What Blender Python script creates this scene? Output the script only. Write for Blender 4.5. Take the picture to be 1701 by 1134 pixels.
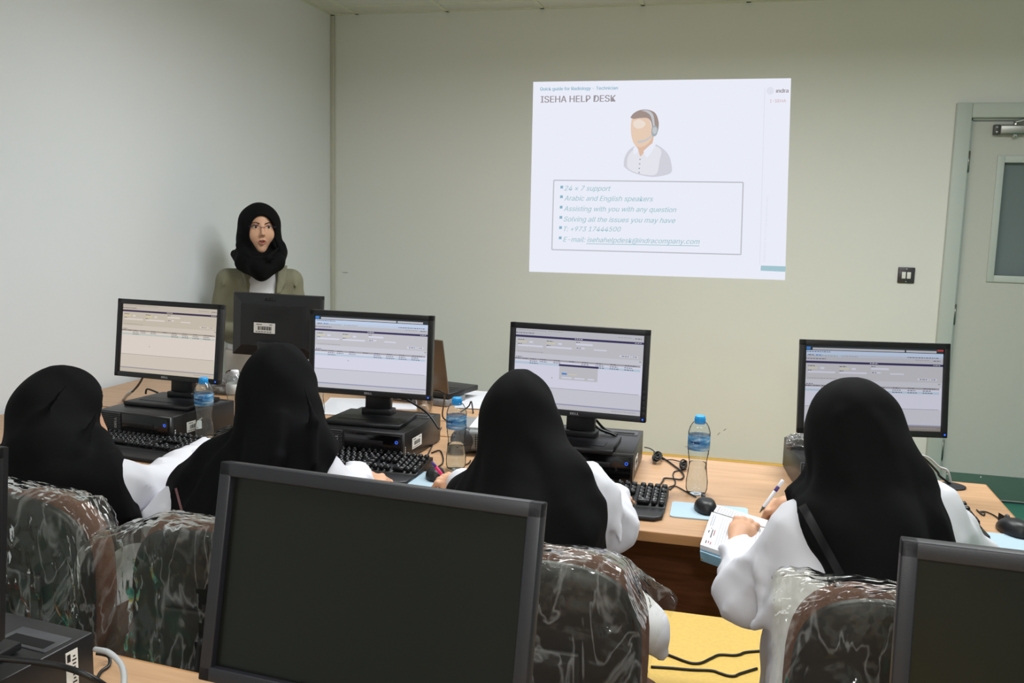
import bpy, bmesh, math, random
import numpy as np
from mathutils import Matrix, Vector
for o in list(bpy.data.objects): bpy.data.objects.remove(o)
S = bpy.context.scene
COL = S.collection
PI = math.pi
random.seed(7)
# ------------------------------------------------------------------ camera
F_PX, CAM_H, YAW, PITCH, ROLL = 1531.34, 1.4822, .2501, .1346, .0256
def cam_axes():
    fw = np.array([-math.sin(YAW)*math.cos(PITCH), math.cos(YAW)*math.cos(PITCH), -math.sin(PITCH)])
    rt = np.array([math.cos(YAW), math.sin(YAW), 0.])
    dn = np.cross(fw, rt)
    c, s = math.cos(ROLL), math.sin(ROLL)
    return np.array([c*rt-s*dn, c*dn+s*rt, fw])
CM = cam_axes()
cd = bpy.data.cameras.new('camera'); cam = bpy.data.objects.new('camera', cd); COL.objects.link(cam)
cd.sensor_fit = 'HORIZONTAL'; cd.sensor_width = 36; cd.lens = F_PX*36/1701
cd.clip_start = .02; cd.clip_end = 50
cam.matrix_world = Matrix(((CM[0][0], -CM[1][0], -CM[2][0], 0), (CM[0][1], -CM[1][1], -CM[2][1], 0),
                           (CM[0][2], -CM[1][2], -CM[2][2], CAM_H), (0, 0, 0, 1)))
S.camera = cam
# survey helpers: where a sight line of the photograph meets a plane of the room
def sight(u, v): return CM.T @ np.array([(u-850.5)/F_PX, (v-567)/F_PX, 1.])
def aty(u, v, y): d = sight(u, v); return d*(y/d[1]) + np.array([0, 0, CAM_H])
def atz(u, v, z): d = sight(u, v); return d*((z-CAM_H)/d[2]) + np.array([0, 0, CAM_H])
# ------------------------------------------------------------------ world, exposure, ceiling lamps
S.view_settings.view_transform = 'Standard'; S.view_settings.look = 'None'
S.view_settings.gamma = 1; S.view_settings.use_curve_mapping = False
S.view_settings.exposure = 0
W = bpy.data.worlds.new('world'); S.world = W; W.use_nodes = True
W.node_tree.nodes['Background'].inputs[0].default_value = (.6, .7, .8, 1)
W.node_tree.nodes['Background'].inputs[1].default_value = .1
LAMPS = [(-.62, 3.1), (.9, 3.1), (-1.0, .6), (.9, .6), (-1.0, -1.8), (.9, -1.8)]
for lx, ly in LAMPS:
    ld = bpy.data.lights.new('ceiling_lamp_light', 'AREA'); ld.shape = 'RECTANGLE'; ld.size = 1.15; ld.size_y = .5
    ld.energy = (41 if ly > 2 else 12 if ly > 0 else 30); ld.spread = 2.95 if ly > 2 else 2.5; ld.color = (.97, 1.0, 1.0)
    lo = bpy.data.objects.new('ceiling_lamp_light', ld); COL.objects.link(lo); lo.location = (lx, ly, 2.655)
ld = bpy.data.lights.new('camera_flash', 'AREA'); ld.shape = 'RECTANGLE'; ld.size = .07; ld.size_y = .05
ld.energy = 8; ld.color = (1.0, .99, .97)
lo = bpy.data.objects.new('camera_flash', ld); COL.objects.link(lo); lo.location = (.07, -.02, CAM_H+.17)
lo.rotation_euler = (PI/2-.05, 0, YAW)
# ------------------------------------------------------------------ materials
def lin(c): return tuple(((x/255)/12.92 if x/255 <= .04045 else ((x/255+.055)/1.055)**2.4) for x in c)
def newmat(name):
    m = bpy.data.materials.new(name); m.use_nodes = True
    return m, m.node_tree, m.node_tree.nodes['Principled BSDF']
def mat(name, rgb, rough=.5, metal=0., spec=.5, coat=0., sheen=0., noise=None, bump=None, emit=None, trans=0., ior=1.45, alpha=1.):
    m, nt, b = newmat(name); c = lin(rgb)+(1,)
    b.inputs['Base Color'].default_value = c; b.inputs['Roughness'].default_value = rough
    b.inputs['Metallic'].default_value = metal; b.inputs['Specular IOR Level'].default_value = spec
    b.inputs['Coat Weight'].default_value = coat; b.inputs['Sheen Weight'].default_value = sheen
    b.inputs['Transmission Weight'].default_value = trans; b.inputs['IOR'].default_value = ior
    if emit: b.inputs['Emission Color'].default_value = lin(emit[0])+(1,); b.inputs['Emission Strength'].default_value = emit[1]
    tc = nt.nodes.new('ShaderNodeTexCoord')
    if noise:                                     # (scale, amount)
        n = nt.nodes.new('ShaderNodeTexNoise'); n.inputs['Scale'].default_value = noise[0]; n.inputs['Detail'].default_value = 4
        nt.links.new(tc.outputs['Object'], n.inputs['Vector'])
        r = nt.nodes.new('ShaderNodeMapRange'); r.inputs[1].default_value = .3; r.inputs[2].default_value = .7
        r.inputs[3].default_value = 1-noise[1]; r.inputs[4].default_value = 1+noise[1]
        nt.links.new(n.outputs['Fac'], r.inputs[0])
        mx = nt.nodes.new('ShaderNodeVectorMath'); mx.operation = 'SCALE'; mx.inputs[0].default_value = c[:3]
        nt.links.new(r.outputs[0], mx.inputs['Scale']); nt.links.new(mx.outputs[0], b.inputs['Base Color'])
    if bump:                                      # (scale, strength, distance)
        n = nt.nodes.new('ShaderNodeTexNoise'); n.inputs['Scale'].default_value = bump[0]; n.inputs['Detail'].default_value = 3
        nt.links.new(tc.outputs['Object'], n.inputs['Vector'])
        bp = nt.nodes.new('ShaderNodeBump'); bp.inputs['Strength'].default_value = bump[1]; bp.inputs['Distance'].default_value = bump[2]
        nt.links.new(n.outputs['Fac'], bp.inputs['Height']); nt.links.new(bp.outputs[0], b.inputs['Normal'])
    return m
def wood(name, a, b_, rough=.35, axis=(1.2, 14, 14)):
    m, nt, b = newmat(name)
    tc = nt.nodes.new('ShaderNodeTexCoord'); mp = nt.nodes.new('ShaderNodeMapping'); mp.inputs['Scale'].default_value = axis
    n = nt.nodes.new('ShaderNodeTexNoise'); n.inputs['Scale'].default_value = 4; n.inputs['Detail'].default_value = 6; n.inputs['Distortion'].default_value = .6
    r = nt.nodes.new('ShaderNodeValToRGB'); r.color_ramp.elements[0].position = .34; r.color_ramp.elements[1].position = .68
    r.color_ramp.elements[0].color = lin(a)+(1,); r.color_ramp.elements[1].color = lin(b_)+(1,)
    nt.links.new(tc.outputs['Object'], mp.inputs[0]); nt.links.new(mp.outputs[0], n.inputs['Vector'])
    nt.links.new(n.outputs['Fac'], r.inputs[0]); nt.links.new(r.outputs[0], b.inputs['Base Color'])
    b.inputs['Roughness'].default_value = rough
    return m
def emis(name, rgb, s=1.):
    m = bpy.data.materials.new(name); m.use_nodes = True; nt = m.node_tree; nt.nodes.clear()
    e = nt.nodes.new('ShaderNodeEmission'); e.inputs[0].default_value = lin(rgb)+(1,); e.inputs[1].default_value = s
    o = nt.nodes.new('ShaderNodeOutputMaterial'); nt.links.new(e.outputs[0], o.inputs[0])
    return m
M = {}
M['wall'] = mat('painted_wall', (223, 224, 220), .75, noise=(1.3, .012), bump=(160, .12, .002))
M['wall_left'] = mat('painted_side_wall', (221, 225, 229), .75, noise=(1.1, .012), bump=(160, .12, .002))
M['ceil_tile'] = mat('ceiling_tile', (212, 212, 208), .9, noise=(90, .03), bump=(120, .3, .002))
M['grid'] = mat('ceiling_grid_metal', (215, 218, 202), .6)
M['yellow'] = mat('yellow_vinyl', (228, 192, 104), .4, noise=(70, .05))
M['ycove'] = mat('yellow_cove_vinyl', (222, 172, 38), .4)
M['green'] = mat('green_vinyl', (56, 128, 110), .3, noise=(60, .06))
M['frame'] = mat('door_frame_paint', (184, 192, 188), .5)
M['door'] = mat('door_paint', (190, 192, 186), .55, noise=(30, .01))
M['steel'] = mat('brushed_steel', (150, 150, 145), .35, metal=1.)
M['chrome'] = mat('chrome', (200, 200, 205), .15, metal=1.)
M['kick'] = mat('steel_kick_plate', (150, 165, 158), .3, metal=.85)
M['visionglass'] = mat('door_glass', (110, 122, 125), .25, spec=.6)
M['beech'] = wood('beech_laminate', (176, 138, 104), (190, 152, 117), .38)
M['beech_edge'] = wood('beech_edging', (164, 118, 74), (178, 131, 86), .45, (1, 20, 20))
M['walnut'] = wood('brown_laminate', (104, 62, 44), (132, 84, 62), .45)
M['black'] = mat('black_plastic', (24, 24, 27), .42, bump=(900, .15, .0005))
M['blackgloss'] = mat('glossy_black_plastic', (10, 10, 12), .12)
M['charcoal'] = mat('charcoal_plastic', (30, 30, 36), .45, bump=(900, .2, .0005))
M['bezel'] = mat('dark_bezel_plastic', (30, 30, 33), .38, bump=(900, .15, .0004))
M['screen_off'] = mat('dark_screen', (17, 18, 15), .28, spec=.35)
M['pcblack'] = mat('black_computer_case', (30, 30, 32), .36, bump=(1200, .1, .0003))
M['grill'] = mat('grey_mesh_grille', (70, 70, 74), .4)
M['hole'] = mat('dark_opening', (6, 6, 7), .9)
M['key'] = mat('black_keycap', (20, 20, 22), .3)
M['legend'] = mat('white_key_legend', (140, 140, 145), .5)
M['label'] = mat('white_label', (232, 232, 230), .5)
M['ink'] = mat('black_ink', (28, 28, 32), .6)
M['silver'] = mat('silver_lettering', (190, 190, 195), .3, metal=.6)
M['bled'] = emis('blue_led', (60, 110, 255), 1.2)
M['cable'] = mat('black_cable', (16, 16, 18), .4)
M['gcable'] = mat('grey_cable', (178, 180, 182), .45)
M['paper'] = mat('white_paper', (205, 205, 210), .7)
M['pad'] = mat('light_blue_mouse_pad', (162, 184, 198), .6)
M['hijab'] = mat('black_cloth', (12, 12, 13), .88, spec=.14, sheen=.0, bump=(420, .25, .0006))
M['hijab2'] = mat('charcoal_cloth', (15, 15, 17), .9, spec=.1, sheen=.0, bump=(420, .25, .0006))
M['satin'] = mat('black_satin_trim', (24, 24, 27), .35)
M['coat'] = mat('white_coat_cloth', (218, 218, 226), .8, spec=.2, sheen=.05, bump=(380, .15, .0006))
M['skin'] = mat('skin', (205, 158, 128), .5, spec=.35, noise=(60, .03))
M['face'] = mat('face_skin', (206, 160, 132), .48, spec=.35, noise=(40, .03))
M['lips'] = mat('lips', (176, 100, 92), .4)
M['mouth'] = mat('mouth_inside', (70, 28, 28), .5)
M['teeth'] = mat('teeth', (225, 220, 210), .3)
M['brow'] = mat('eyebrow', (40, 28, 24), .8)
M['eyewhite'] = mat('eye_white', (222, 218, 214), .25)
M['iris'] = mat('iris', (38, 24, 18), .15)
M['blazer'] = mat('olive_blazer_cloth', (126, 124, 104), .85, spec=.2, sheen=.05, noise=(220, .05), bump=(500, .3, .0006))
M['shirt'] = mat('white_shirt_cloth', (226, 226, 230), .8, noise=(30, .02))
M['skirt'] = mat('pale_skirt_cloth', (208, 200, 192), .85)
M['teal'] = mat('teal_cord', (90, 160, 150), .6)
M['chairfab'] = mat('brown_chair_fabric', (94, 64, 52), .9, noise=(260, .18), bump=(500, .5, .001))
M['chairblack'] = mat('black_chair_plastic', (20, 20, 21), .45)
M['cap'] = mat('blue_bottle_cap', (40, 158, 232), .35)
M['pinkpen'] = mat('pink_pen', (226, 40, 110), .3)
M['violet'] = mat('violet_plastic', (72, 52, 120), .3)
M['whitepl'] = mat('white_pen_plastic', (235, 235, 240), .25)
M['projgrey'] = mat('grey_projector_plastic', (128, 130, 132), .45)
M['projwhite'] = mat('pale_projector_top', (212, 212, 206), .5)
M['laplid'] = mat('brown_grey_laptop_lid', (104, 92, 80), .3, metal=.5)
M['lapgrey'] = mat('grey_dock_plastic', (120, 120, 122), .4)
M['bookcover'] = mat('pale_blue_book_cover', (150, 196, 222), .35, noise=(25, .12))
M['gold'] = mat('gold_corner', (214, 190, 92), .25, metal=1.)
M['pages'] = mat('book_pages', (208, 208, 212), .7)
M['line'] = mat('grey_ruled_line', (158, 162, 176), .7)
M['redink'] = mat('dark_red_print', (150, 70, 80), .6)
M['switch'] = mat('dark_switch_plate', (84, 80, 84), .3, metal=.6)
M['rocker'] = mat('white_rocker', (226, 226, 222), .35)
M['trunk'] = mat('cream_trunking', (196, 194, 180), .5)
M['lace'] = mat('reddish_lace', (120, 84, 88), .8)
M['diffuser'] = emis('lamp_diffuser', (245, 250, 255), 1.)
def thin(name, tint=(255, 255, 255), gloss=.35, rough=.06, milk=.08, bscale=26., bstr=.8, blow=.0, minspec=.05, streak=0.):
    m = bpy.data.materials.new(name); m.use_nodes = True; nt = m.node_tree; nt.nodes.clear(); L = nt.links.new
    o = nt.nodes.new('ShaderNodeOutputMaterial'); t = nt.nodes.new('ShaderNodeBsdfTransparent'); t.inputs[0].default_value = lin(tint)+(1,)
    g = nt.nodes.new('ShaderNodeBsdfGlossy'); g.inputs['Roughness'].default_value = rough
    d = nt.nodes.new('ShaderNodeBsdfDiffuse'); d.inputs[0].default_value = (.8, .8, .8, 1)
    m1 = nt.nodes.new('ShaderNodeMixShader'); m1.inputs[0].default_value = milk; L(t.outputs[0], m1.inputs[1]); L(d.outputs[0], m1.inputs[2])
    m2 = nt.nodes.new('ShaderNodeMixShader'); L(m1.outputs[0], m2.inputs[1]); L(g.outputs[0], m2.inputs[2])
    lw = nt.nodes.new('ShaderNodeLayerWeight'); lw.inputs[0].default_value = gloss
    ad = nt.nodes.new('ShaderNodeMath'); ad.operation = 'ADD'; ad.use_clamp = True; ad.inputs[1].default_value = minspec
    L(lw.outputs['Fresnel'], ad.inputs[0]); L(ad.outputs[0], m2.inputs[0])
    if bstr > 0:
        tc = nt.nodes.new('ShaderNodeTexCoord'); n0 = nt.nodes.new('ShaderNodeTexNoise'); n0.inputs['Scale'].default_value = bscale*.4; n0.inputs['Detail'].default_value = 2
        va = nt.nodes.new('ShaderNodeVectorMath'); va.operation = 'MULTIPLY_ADD'; va.inputs[1].default_value = (.12, .12, .12); L(n0.outputs['Color'], va.inputs[0]); L(tc.outputs['Object'], va.inputs[2])
        n = nt.nodes.new('ShaderNodeTexVoronoi'); n.inputs['Scale'].default_value = bscale
        bp = nt.nodes.new('ShaderNodeBump'); bp.inputs['Strength'].default_value = bstr; bp.inputs['Distance'].default_value = .02
        L(va.outputs[0], n.inputs['Vector']); L(n.outputs['Distance'], bp.inputs['Height'])
        for x in (g, lw, d): L(bp.outputs[0], x.inputs['Normal'])
    if streak:                             # whitened creases where the film is folded
        n5 = nt.nodes.new('ShaderNodeTexNoise'); n5.inputs['Scale'].default_value = 9; n5.inputs['Detail'].default_value = 3; n5.inputs['Distortion'].default_value = .9
        mp5 = nt.nodes.new('ShaderNodeMapping'); mp5.inputs['Scale'].default_value = (1.6, 1, .55); mp5.inputs['Rotation'].default_value = (0, .5, 0)
        L(tc.outputs['Object'], mp5.inputs[0]); L(mp5.outputs[0], n5.inputs['Vector'])
        r5 = nt.nodes.new('ShaderNodeValToRGB'); e5 = r5.color_ramp.elements; e5[0].position = .475; e5[0].color = (0, 0, 0, 1); e5[1].position = .53; e5[1].color = (0, 0, 0, 1)
        k5 = e5.new(.50); k5.color = (1, 1, 1, 1)
        m5 = nt.nodes.new('ShaderNodeMath'); m5.operation = 'MULTIPLY_ADD'; m5.inputs[1].default_value = streak; m5.inputs[2].default_value = milk
        L(n5.outputs['Fac'], r5.inputs[0]); L(r5.outputs[0], m5.inputs[0]); L(m5.outputs[0], m1.inputs[0])
    L(m2.outputs[0], o.inputs[0])
    return m
M['wrap'] = thin('clear_plastic_wrap', (250, 250, 244), .10, .11, .02, 14, .5, minspec=.03, streak=.13)
M['bag'] = thin('clear_plastic_bag', (250, 250, 250), .3, .1, .4, 30, 1.)
M['pet'] = thin('clear_bottle_plastic', (248, 252, 253), .08, .03, .05, 20, 0)
M['tumbler'] = thin('clear_tumbler_plastic', (248, 250, 250), .3, .05, .08, 20, 0)
M['lens'] = thin('spectacle_lens', (245, 245, 248), .15, .02, .0, 20, 0)
def glassmat(name, rgb, ior, rough=0.):
    m = mat(name, rgb, rough, trans=1., ior=ior); return m
M['water'] = glassmat('water', (244, 250, 252), 1.08)
def labelmat():
    m, nt, b = newmat('blue_water_label'); L = nt.links.new
    tc = nt.nodes.new('ShaderNodeTexCoord'); mp = nt.nodes.new('ShaderNodeMapping'); mp.inputs['Scale'].default_value = (12, 12, 60)
    n = nt.nodes.new('ShaderNodeTexNoise'); n.inputs['Scale'].default_value = 2.2; n.inputs['Detail'].default_value = 3
    r = nt.nodes.new('ShaderNodeValToRGB'); e = r.color_ramp.elements
    e[0].position = .36; e[0].color = lin((40, 92, 160))+(1,); e[1].position = .66; e[1].color = lin((176, 205, 228))+(1,)
    k = e.new(.5); k.color = lin((70, 140, 190))+(1,)
    L(tc.outputs['Object'], mp.inputs[0]); L(mp.outputs[0], n.inputs['Vector']); L(n.outputs['Fac'], r.inputs[0]); L(r.outputs[0], b.inputs['Base Color'])
    b.inputs['Roughness'].default_value = .25; b.inputs['Alpha'].default_value = .86
    return m
M['wlabel'] = labelmat()
M['wtext'] = mat('dark_blue_lettering', (34, 44, 120), .4)
# ------------------------------------------------------------------ mesh helpers
class MB:
    """collects shapes; build() links them as one mesh object"""
    def __init__(s): s.bm = bmesh.new(); s.mi = 0; s.X = Matrix()
    def _add(s, bm2, smooth=False):
        for f in bm2.faces: f.material_index = s.mi; f.smooth = smooth
        bm2.transform(s.X); me = bpy.data.meshes.new('t'); bm2.to_mesh(me); bm2.free(); s.bm.from_mesh(me); bpy.data.meshes.remove(me); return s
    def mat(s, i): s.mi = i; return s
    def box(s, c, d, r=0, seg=2, rot=None, taper=None):
        b = bmesh.new(); bmesh.ops.create_cube(b, size=1)
        for v in b.verts:
            v.co = Vector((v.co.x*d[0], v.co.y*d[1], v.co.z*d[2]))
            if taper and v.co.z > 0: v.co.x *= taper[0]; v.co.y *= taper[1]
        if r > 0: bmesh.ops.bevel(b, geom=b.edges[:], offset=min(r, min(d)*.49), segments=seg, affect='EDGES', profile=.5)
        m = Matrix.Translation(c)
        if rot is not None: m = m @ rot
        b.transform(m); return s._add(b, r > 0)
    def prism(s, pts, z0, z1, r=0, axis='Z'):
        """pts outline (2D) extruded z0..z1; axis Y maps (x,z) outline extruded along y"""
        b = bmesh.new(); vs = [b.verts.new((p[0], p[1], z0)) for p in pts]; f = b.faces.new(vs)
        e = bmesh.ops.extrude_face_region(b, geom=[f])
        for v in e['geom']:
            if isinstance(v, bmesh.types.BMVert): v.co.z = z1
        bmesh.ops.recalc_face_normals(b, faces=b.faces)
        if r > 0:
            ed = [x for x in b.edges if abs(x.verts[0].co.z-x.verts[1].co.z) < 1e-6]
            bmesh.ops.bevel(b, geom=ed, offset=r, segments=2, affect='EDGES', profile=.5)
        if axis == 'Y': b.transform(Matrix(((1, 0, 0, 0), (0, 0, -1, 0), (0, 1, 0, 0), (0, 0, 0, 1))))   # (x,y,z)->(x,-z,y)
        if axis == 'X': b.transform(Matrix(((0, 0, 1, 0), (1, 0, 0, 0), (0, 1, 0, 0), (0, 0, 0, 1))))    # (a,b,t)->(t,a,b)
        bmesh.ops.recalc_face_normals(b, faces=b.faces)
        return s._add(b, r > 0)
    def lathe(s, prof, seg=32, c=(0, 0, 0), rot=None, closed=True):
        b = bmesh.new(); rings = []
        for r, z in prof:
            if r < 1e-6: rings.append([b.verts.new((0, 0, z))])
            else: rings.append([b.verts.new((r*math.cos(2*PI*k/seg), r*math.sin(2*PI*k/seg), z)) for k in range(seg)])
        for A, B in zip(rings, rings[1:]):
            for k in range(seg):
                k2 = (k+1) % seg
                if len(A) == 1 and len(B) == 1: continue
                if len(A) == 1: b.faces.new((A[0], B[k2], B[k]))
                elif len(B) == 1: b.faces.new((A[k], A[k2], B[0]))
                else: b.faces.new((A[k], A[k2], B[k2], B[k]))
        bmesh.ops.recalc_face_normals(b, faces=b.faces)
        m = Matrix.Translation(c)
        if rot is not None: m = m @ rot
        b.transform(m); return s._add(b, True)
    def tube(s, pts, r, seg=8, smooth_n=6, r2=None):
        pts = [Vector(p) for p in pts]
        if smooth_n > 1 and len(pts) > 2: pts = spline(pts, smooth_n)
        n = len(pts); b = bmesh.new(); up = Vector((0, 0, 1)); rings = []; prev = None
        for i, p in enumerate(pts):
            t = (pts[min(i+1, n-1)]-pts[max(i-1, 0)]).normalized()
            if prev is None: a = t.cross(up) if abs(t.dot(up)) < .95 else t.cross(Vector((1, 0, 0)))
            else: a = prev - t*prev.dot(t)
            a.normalize(); prev = a; bb = t.cross(a)
            rr = r if r2 is None else r+(r2-r)*i/(n-1)
            rings.append([b.verts.new(p+a*(rr*math.cos(2*PI*k/seg))+bb*(rr*math.sin(2*PI*k/seg))) for k in range(seg)])
        for A, B in zip(rings, rings[1:]):
            for k in range(seg): b.faces.new((A[k], A[(k+1) % seg], B[(k+1) % seg], B[k]))
        b.faces.new(rings[0]); b.faces.new(rings[-1])
        bmesh.ops.recalc_face_normals(b, faces=b.faces)
        return s._add(b, True)
    def quad(s, pts):
        b = bmesh.new(); b.faces.new([b.verts.new(p) for p in pts]); return s._add(b)
    def raw(s, V, Fs, smooth=True):
        b = bmesh.new(); vs = [b.verts.new(v) for v in V]
        for f in Fs:
            try: b.faces.new([vs[i] for i in f])
            except ValueError: pass
        return s._add(b, smooth)
    def build(s, name, mats, parent=None, loc=None, sharp=None):
        me = bpy.data.meshes.new(name); s.bm.to_mesh(me); s.bm.free()
        for m in (mats if isinstance(mats, (list, tuple)) else [mats]): me.materials.append(M[m] if isinstance(m, str) else m)
        if sharp: me.set_sharp_from_angle(angle=sharp)
        o = bpy.data.objects.new(name, me); COL.objects.link(o)
        if parent: o.parent = parent
        if loc: o.location = loc
        return o
def spline(pts, n):
    out = []
    for i in range(len(pts)-1):
        p0, p1, p2, p3 = pts[max(i-1, 0)], pts[i], pts[i+1], pts[min(i+2, len(pts)-1)]
        for k in range(n):
            t = k/n
            out.append(.5*((2*p1)+(p2-p0)*t+(2*p0-5*p1+4*p2-p3)*t*t+(3*p1-p0-3*p2+p3)*t*t*t))
    out.append(pts[-1]); return out
import os
FONT = None
try:
    fp = os.path.join(bpy.utils.resource_path('LOCAL'), 'datafiles', 'fonts', 'Inter.woff2')      # Blender's own interface font
    if os.path.exists(fp): FONT = bpy.data.fonts.load(fp)
except Exception: FONT = None
def text(body, size, loc, rot, material, name='lettering', parent=None, align='CENTER', shear=0, bold=0., depth=.0002, sx=1.):
    cu = bpy.data.curves.new(name, 'FONT'); cu.body = body
    if FONT: cu.font = FONT
    cu.size = size; cu.size = size; cu.align_x = align; cu.align_y = 'CENTER'
    cu.shear = shear; cu.extrude = depth; cu.resolution_u = 3
    o = bpy.data.objects.new(name, cu); me = bpy.data.meshes.new_from_object(o); bpy.data.objects.remove(o)
    if bold:
        bm = bmesh.new()
        for dx in (-bold, 0, bold):
            m2 = me.copy(); m2.transform(Matrix.Translation((dx, 0, dx*.01))); bm.from_mesh(m2); bpy.data.meshes.remove(m2)
        bm.to_mesh(me); bm.free()
    me.materials.clear(); me.materials.append(M[material] if isinstance(material, str) else material)
    me.transform((rot if isinstance(rot, Matrix) else Matrix.Rotation(0, 4, 'X')) @ Matrix.Diagonal((sx, 1, 1, 1)))
    o = bpy.data.objects.new(name, me); COL.objects.link(o); o.location = loc
    if parent: o.parent = parent
    return o
FRONT = Matrix.Rotation(PI/2, 4, 'X')      # text standing up, read from -y
def thing(name, label, cat, loc=(0, 0, 0), rotz=0, group=None):
    o = bpy.data.objects.new(name, None); COL.objects.link(o); o.location = loc; o.rotation_euler = (0, 0, rotz)
    o.empty_display_size = .05
    return tag(o, label, cat, group)
def tag(o, label, cat, group=None):
    o['label'] = label; o['category'] = cat
    if group: o['group'] = group
    return o
def struct(o): o['kind'] = 'structure'; return o
def copy_tree(o, parent=None):
    c = o.copy(); COL.objects.link(c)
    if parent: c.parent = parent
    for ch in list(o.children): copy_tree(ch, c)
    return c
# ------------------------------------------------------------------ the room
YB, XL, ZC, XR, YR = 5.40, -2.575, 2.68, 3.2, -3.2
struct(MB().box((XL-.05, (YB+YR)/2, ZC/2), (.1, YB-YR+.2, ZC)).build('wall_left', 'wall_left'))
b = MB(); DX0, DX1, DZ1 = 1.0, 2.2, 2.13
b.box(((XL+DX0)/2, YB+.05, ZC/2), (DX0-XL, .1, ZC)); b.box(((DX1+XR)/2, YB+.05, ZC/2), (XR-DX1, .1, ZC))
b.box(((DX0+DX1)/2, YB+.05, (ZC+DZ1)/2), (DX1-DX0, .1, ZC-DZ1))
struct(b.build('wall_back', 'wall'))
struct(MB().box((XR+.05, (YB+YR)/2, ZC/2), (.1, YB-YR+.2, ZC)).build('wall_right', 'wall'))
struct(MB().box(((XL+XR)/2, YR-.05, ZC/2), (XR-XL, .1, ZC)).build('wall_rear', 'wall'))
b = MB(); b.box(((XL+XR)/2, (YB+YR)/2, -.05), (XR-XL+.2, YB-YR+.3, .1))
b.mat(1).box(((-1.15+.82)/2, (YB+YR)/2-.3, .0), (1.97, YB-YR-.6+.9, .004))
struct(b.build('floor', ['green', 'yellow']))
b = MB(); b.box(((XL+XR)/2, (YB+YR)/2, ZC+.05), (XR-XL+.2, YB-YR+.2, .1))
b.mat(1)
gx0 = -2.3934; gs = .5781; x = gx0
while x < XR: b.box((x-.010, (YB+YR)/2, ZC-.002), (.024, YB-YR, .006)); x += gs
y = YB-.012
b.box(((XL+XR)/2, YB-.011, ZC-.002), (XR-XL, .022, .006)); b.box((XL+.011, (YB+YR)/2, ZC-.002), (.022, YB-YR, .006))
y = YB-.20
while y > YR: b.box(((XL+XR)/2, y, ZC-.0015), (XR-XL, .024, .005)); y -= 1.2
b.mat(2)
struct(b.build('ceiling', ['ceil_tile', 'grid', 'hole']))
b = MB(); b.prism([(YB, 0), (YB-.012, 0), (YB-.012, .085), (YB-.018, .102), (YB-.012, .111), (YB, .112)], XL, DX0-.002, axis='X')
struct(b.build('baseboard_back', 'ycove', sharp=.5))
struct(MB().box((XL+.006, (YB+YR)/2, .05), (.012, YB-YR, .1)).build('baseboard_left', 'ycove'))
b = MB(); b.box((XL+.012, YB-.010, ZC/2+.05), (.024, .018, ZC-.12), .003)
struct(b.build('trim_1', 'trunk'))
# tiny scuffs on the paint
b = MB()
for (u, v, du, dv) in [(1192, 722, 4, -4), (1202, 715, 4, -3), (1138, 742, 3, -1), (569, 452, 9, 1)]:
    p = aty(u, v, YB-.001); q = aty(u+du, v+dv, YB-.001); b.tube([p, (p+q)/2, q], .0011, 5, 2)
struct(b.build('wall_scuffs', 'grill'))
# door
b = MB(); FW = .075
for z0, z1, x0, x1 in [(0, DZ1, DX0, DX0+FW), (0, DZ1, DX1-FW, DX1), (DZ1-FW, DZ1, DX0+FW, DX1-FW)]:
    b.box(((x0+x1)/2, YB+.02, (z0+z1)/2), (x1-x0, .12, z1-z0), .004)
for z0, z1, x0, x1 in [(0, DZ1-FW+.0, DX0+FW, DX0+FW+.012), (DZ1-FW-.012, DZ1-FW, DX0+FW, DX1-FW)]:
    b.box(((x0+x1)/2, YB+.03, (z0+z1)/2), (x1-x0, .07, z1-z0))
door = thing('door_1', 'x', 'door'); del door['label']; del door['category']; struct(door)
b.build('door_frame', 'frame', door)
LX0, LX1, LZ1 = DX0+FW+.014, DX1-FW-.004, DZ1-FW-.016
vx0, vx1, vz0, vz1 = 1.24, 1.62, 1.22, 1.845
b = MB()
for x0, x1, z0, z1 in [(LX0, vx0, .012, LZ1), (vx1, LX1, .012, LZ1), (vx0, vx1, .012, vz0), (vx0, vx1, vz1, LZ1)]:
    b.box(((x0+x1)/2, YB+.022, (z0+z1)/2), (x1-x0, .042, z1-z0))
leaf = b.build('door_leaf', 'door', door)
b = MB(); w = .035
for x0, x1, z0, z1 in [(vx0-w/2, vx0+w/2, vz0-w/2, vz1+w/2), (vx1-w/2, vx1+w/2, vz0-w/2, vz1+w/2), (vx0+w/2, vx1-w/2, vz0-w/2, vz0+w/2), (vx0+w/2, vx1-w/2, vz1-w/2, vz1+w/2)]:
    b.box(((x0+x1)/2, YB-.002, (z0+z1)/2), (x1-x0, .012, z1-z0), .002)
wf = b.build('window_frame', 'frame', leaf)
MB().box(((vx0+vx1)/2, YB+.03, (vz0+vz1)/2), (vx1-vx0, .008, vz1-vz0)).build('window_pane', 'visionglass', leaf)
MB().box(((vx0+vx1)/2, YB+.12, (vz0+vz1)/2), (.6, .01, .9)).build('corridor_shade', 'visionglass', leaf)
b = MB(); b.box(((LX0+LX1)/2+.01, YB-.0015, .015+.07), (LX1-LX0-.03, .003, .13))
b.mat(1)
for x in (LX0+.03, LX0+.2, LX0+.5): b.lathe([(0, .003), (.004, .002), (.004, 0)], 10, (x, YB-.002, .135), Matrix.Rotation(PI/2, 4, 'X'))
b.build('kick_plate', ['kick', 'rocker'], leaf)
for z in (1.83, 1.02, .27):
    b = MB(); b.tube([(LX0-.006, YB-.006, z-.055), (LX0-.006, YB-.006, z+.055)], .007, 10)
    for k in range(4): b.lathe([(.0078, -.001), (.0078, .001)], 10, (LX0-.006, YB-.006, z-.033+.022*k))
    b.box((LX0-.012, YB-.001, z), (.012, .003, .1))
    b.build('hinge', 'steel', door)
cz = LZ1-.045
b = MB(); b.box((LX0+.27, YB-.022, cz), (.29, .042, .05), .008, 3)
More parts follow.
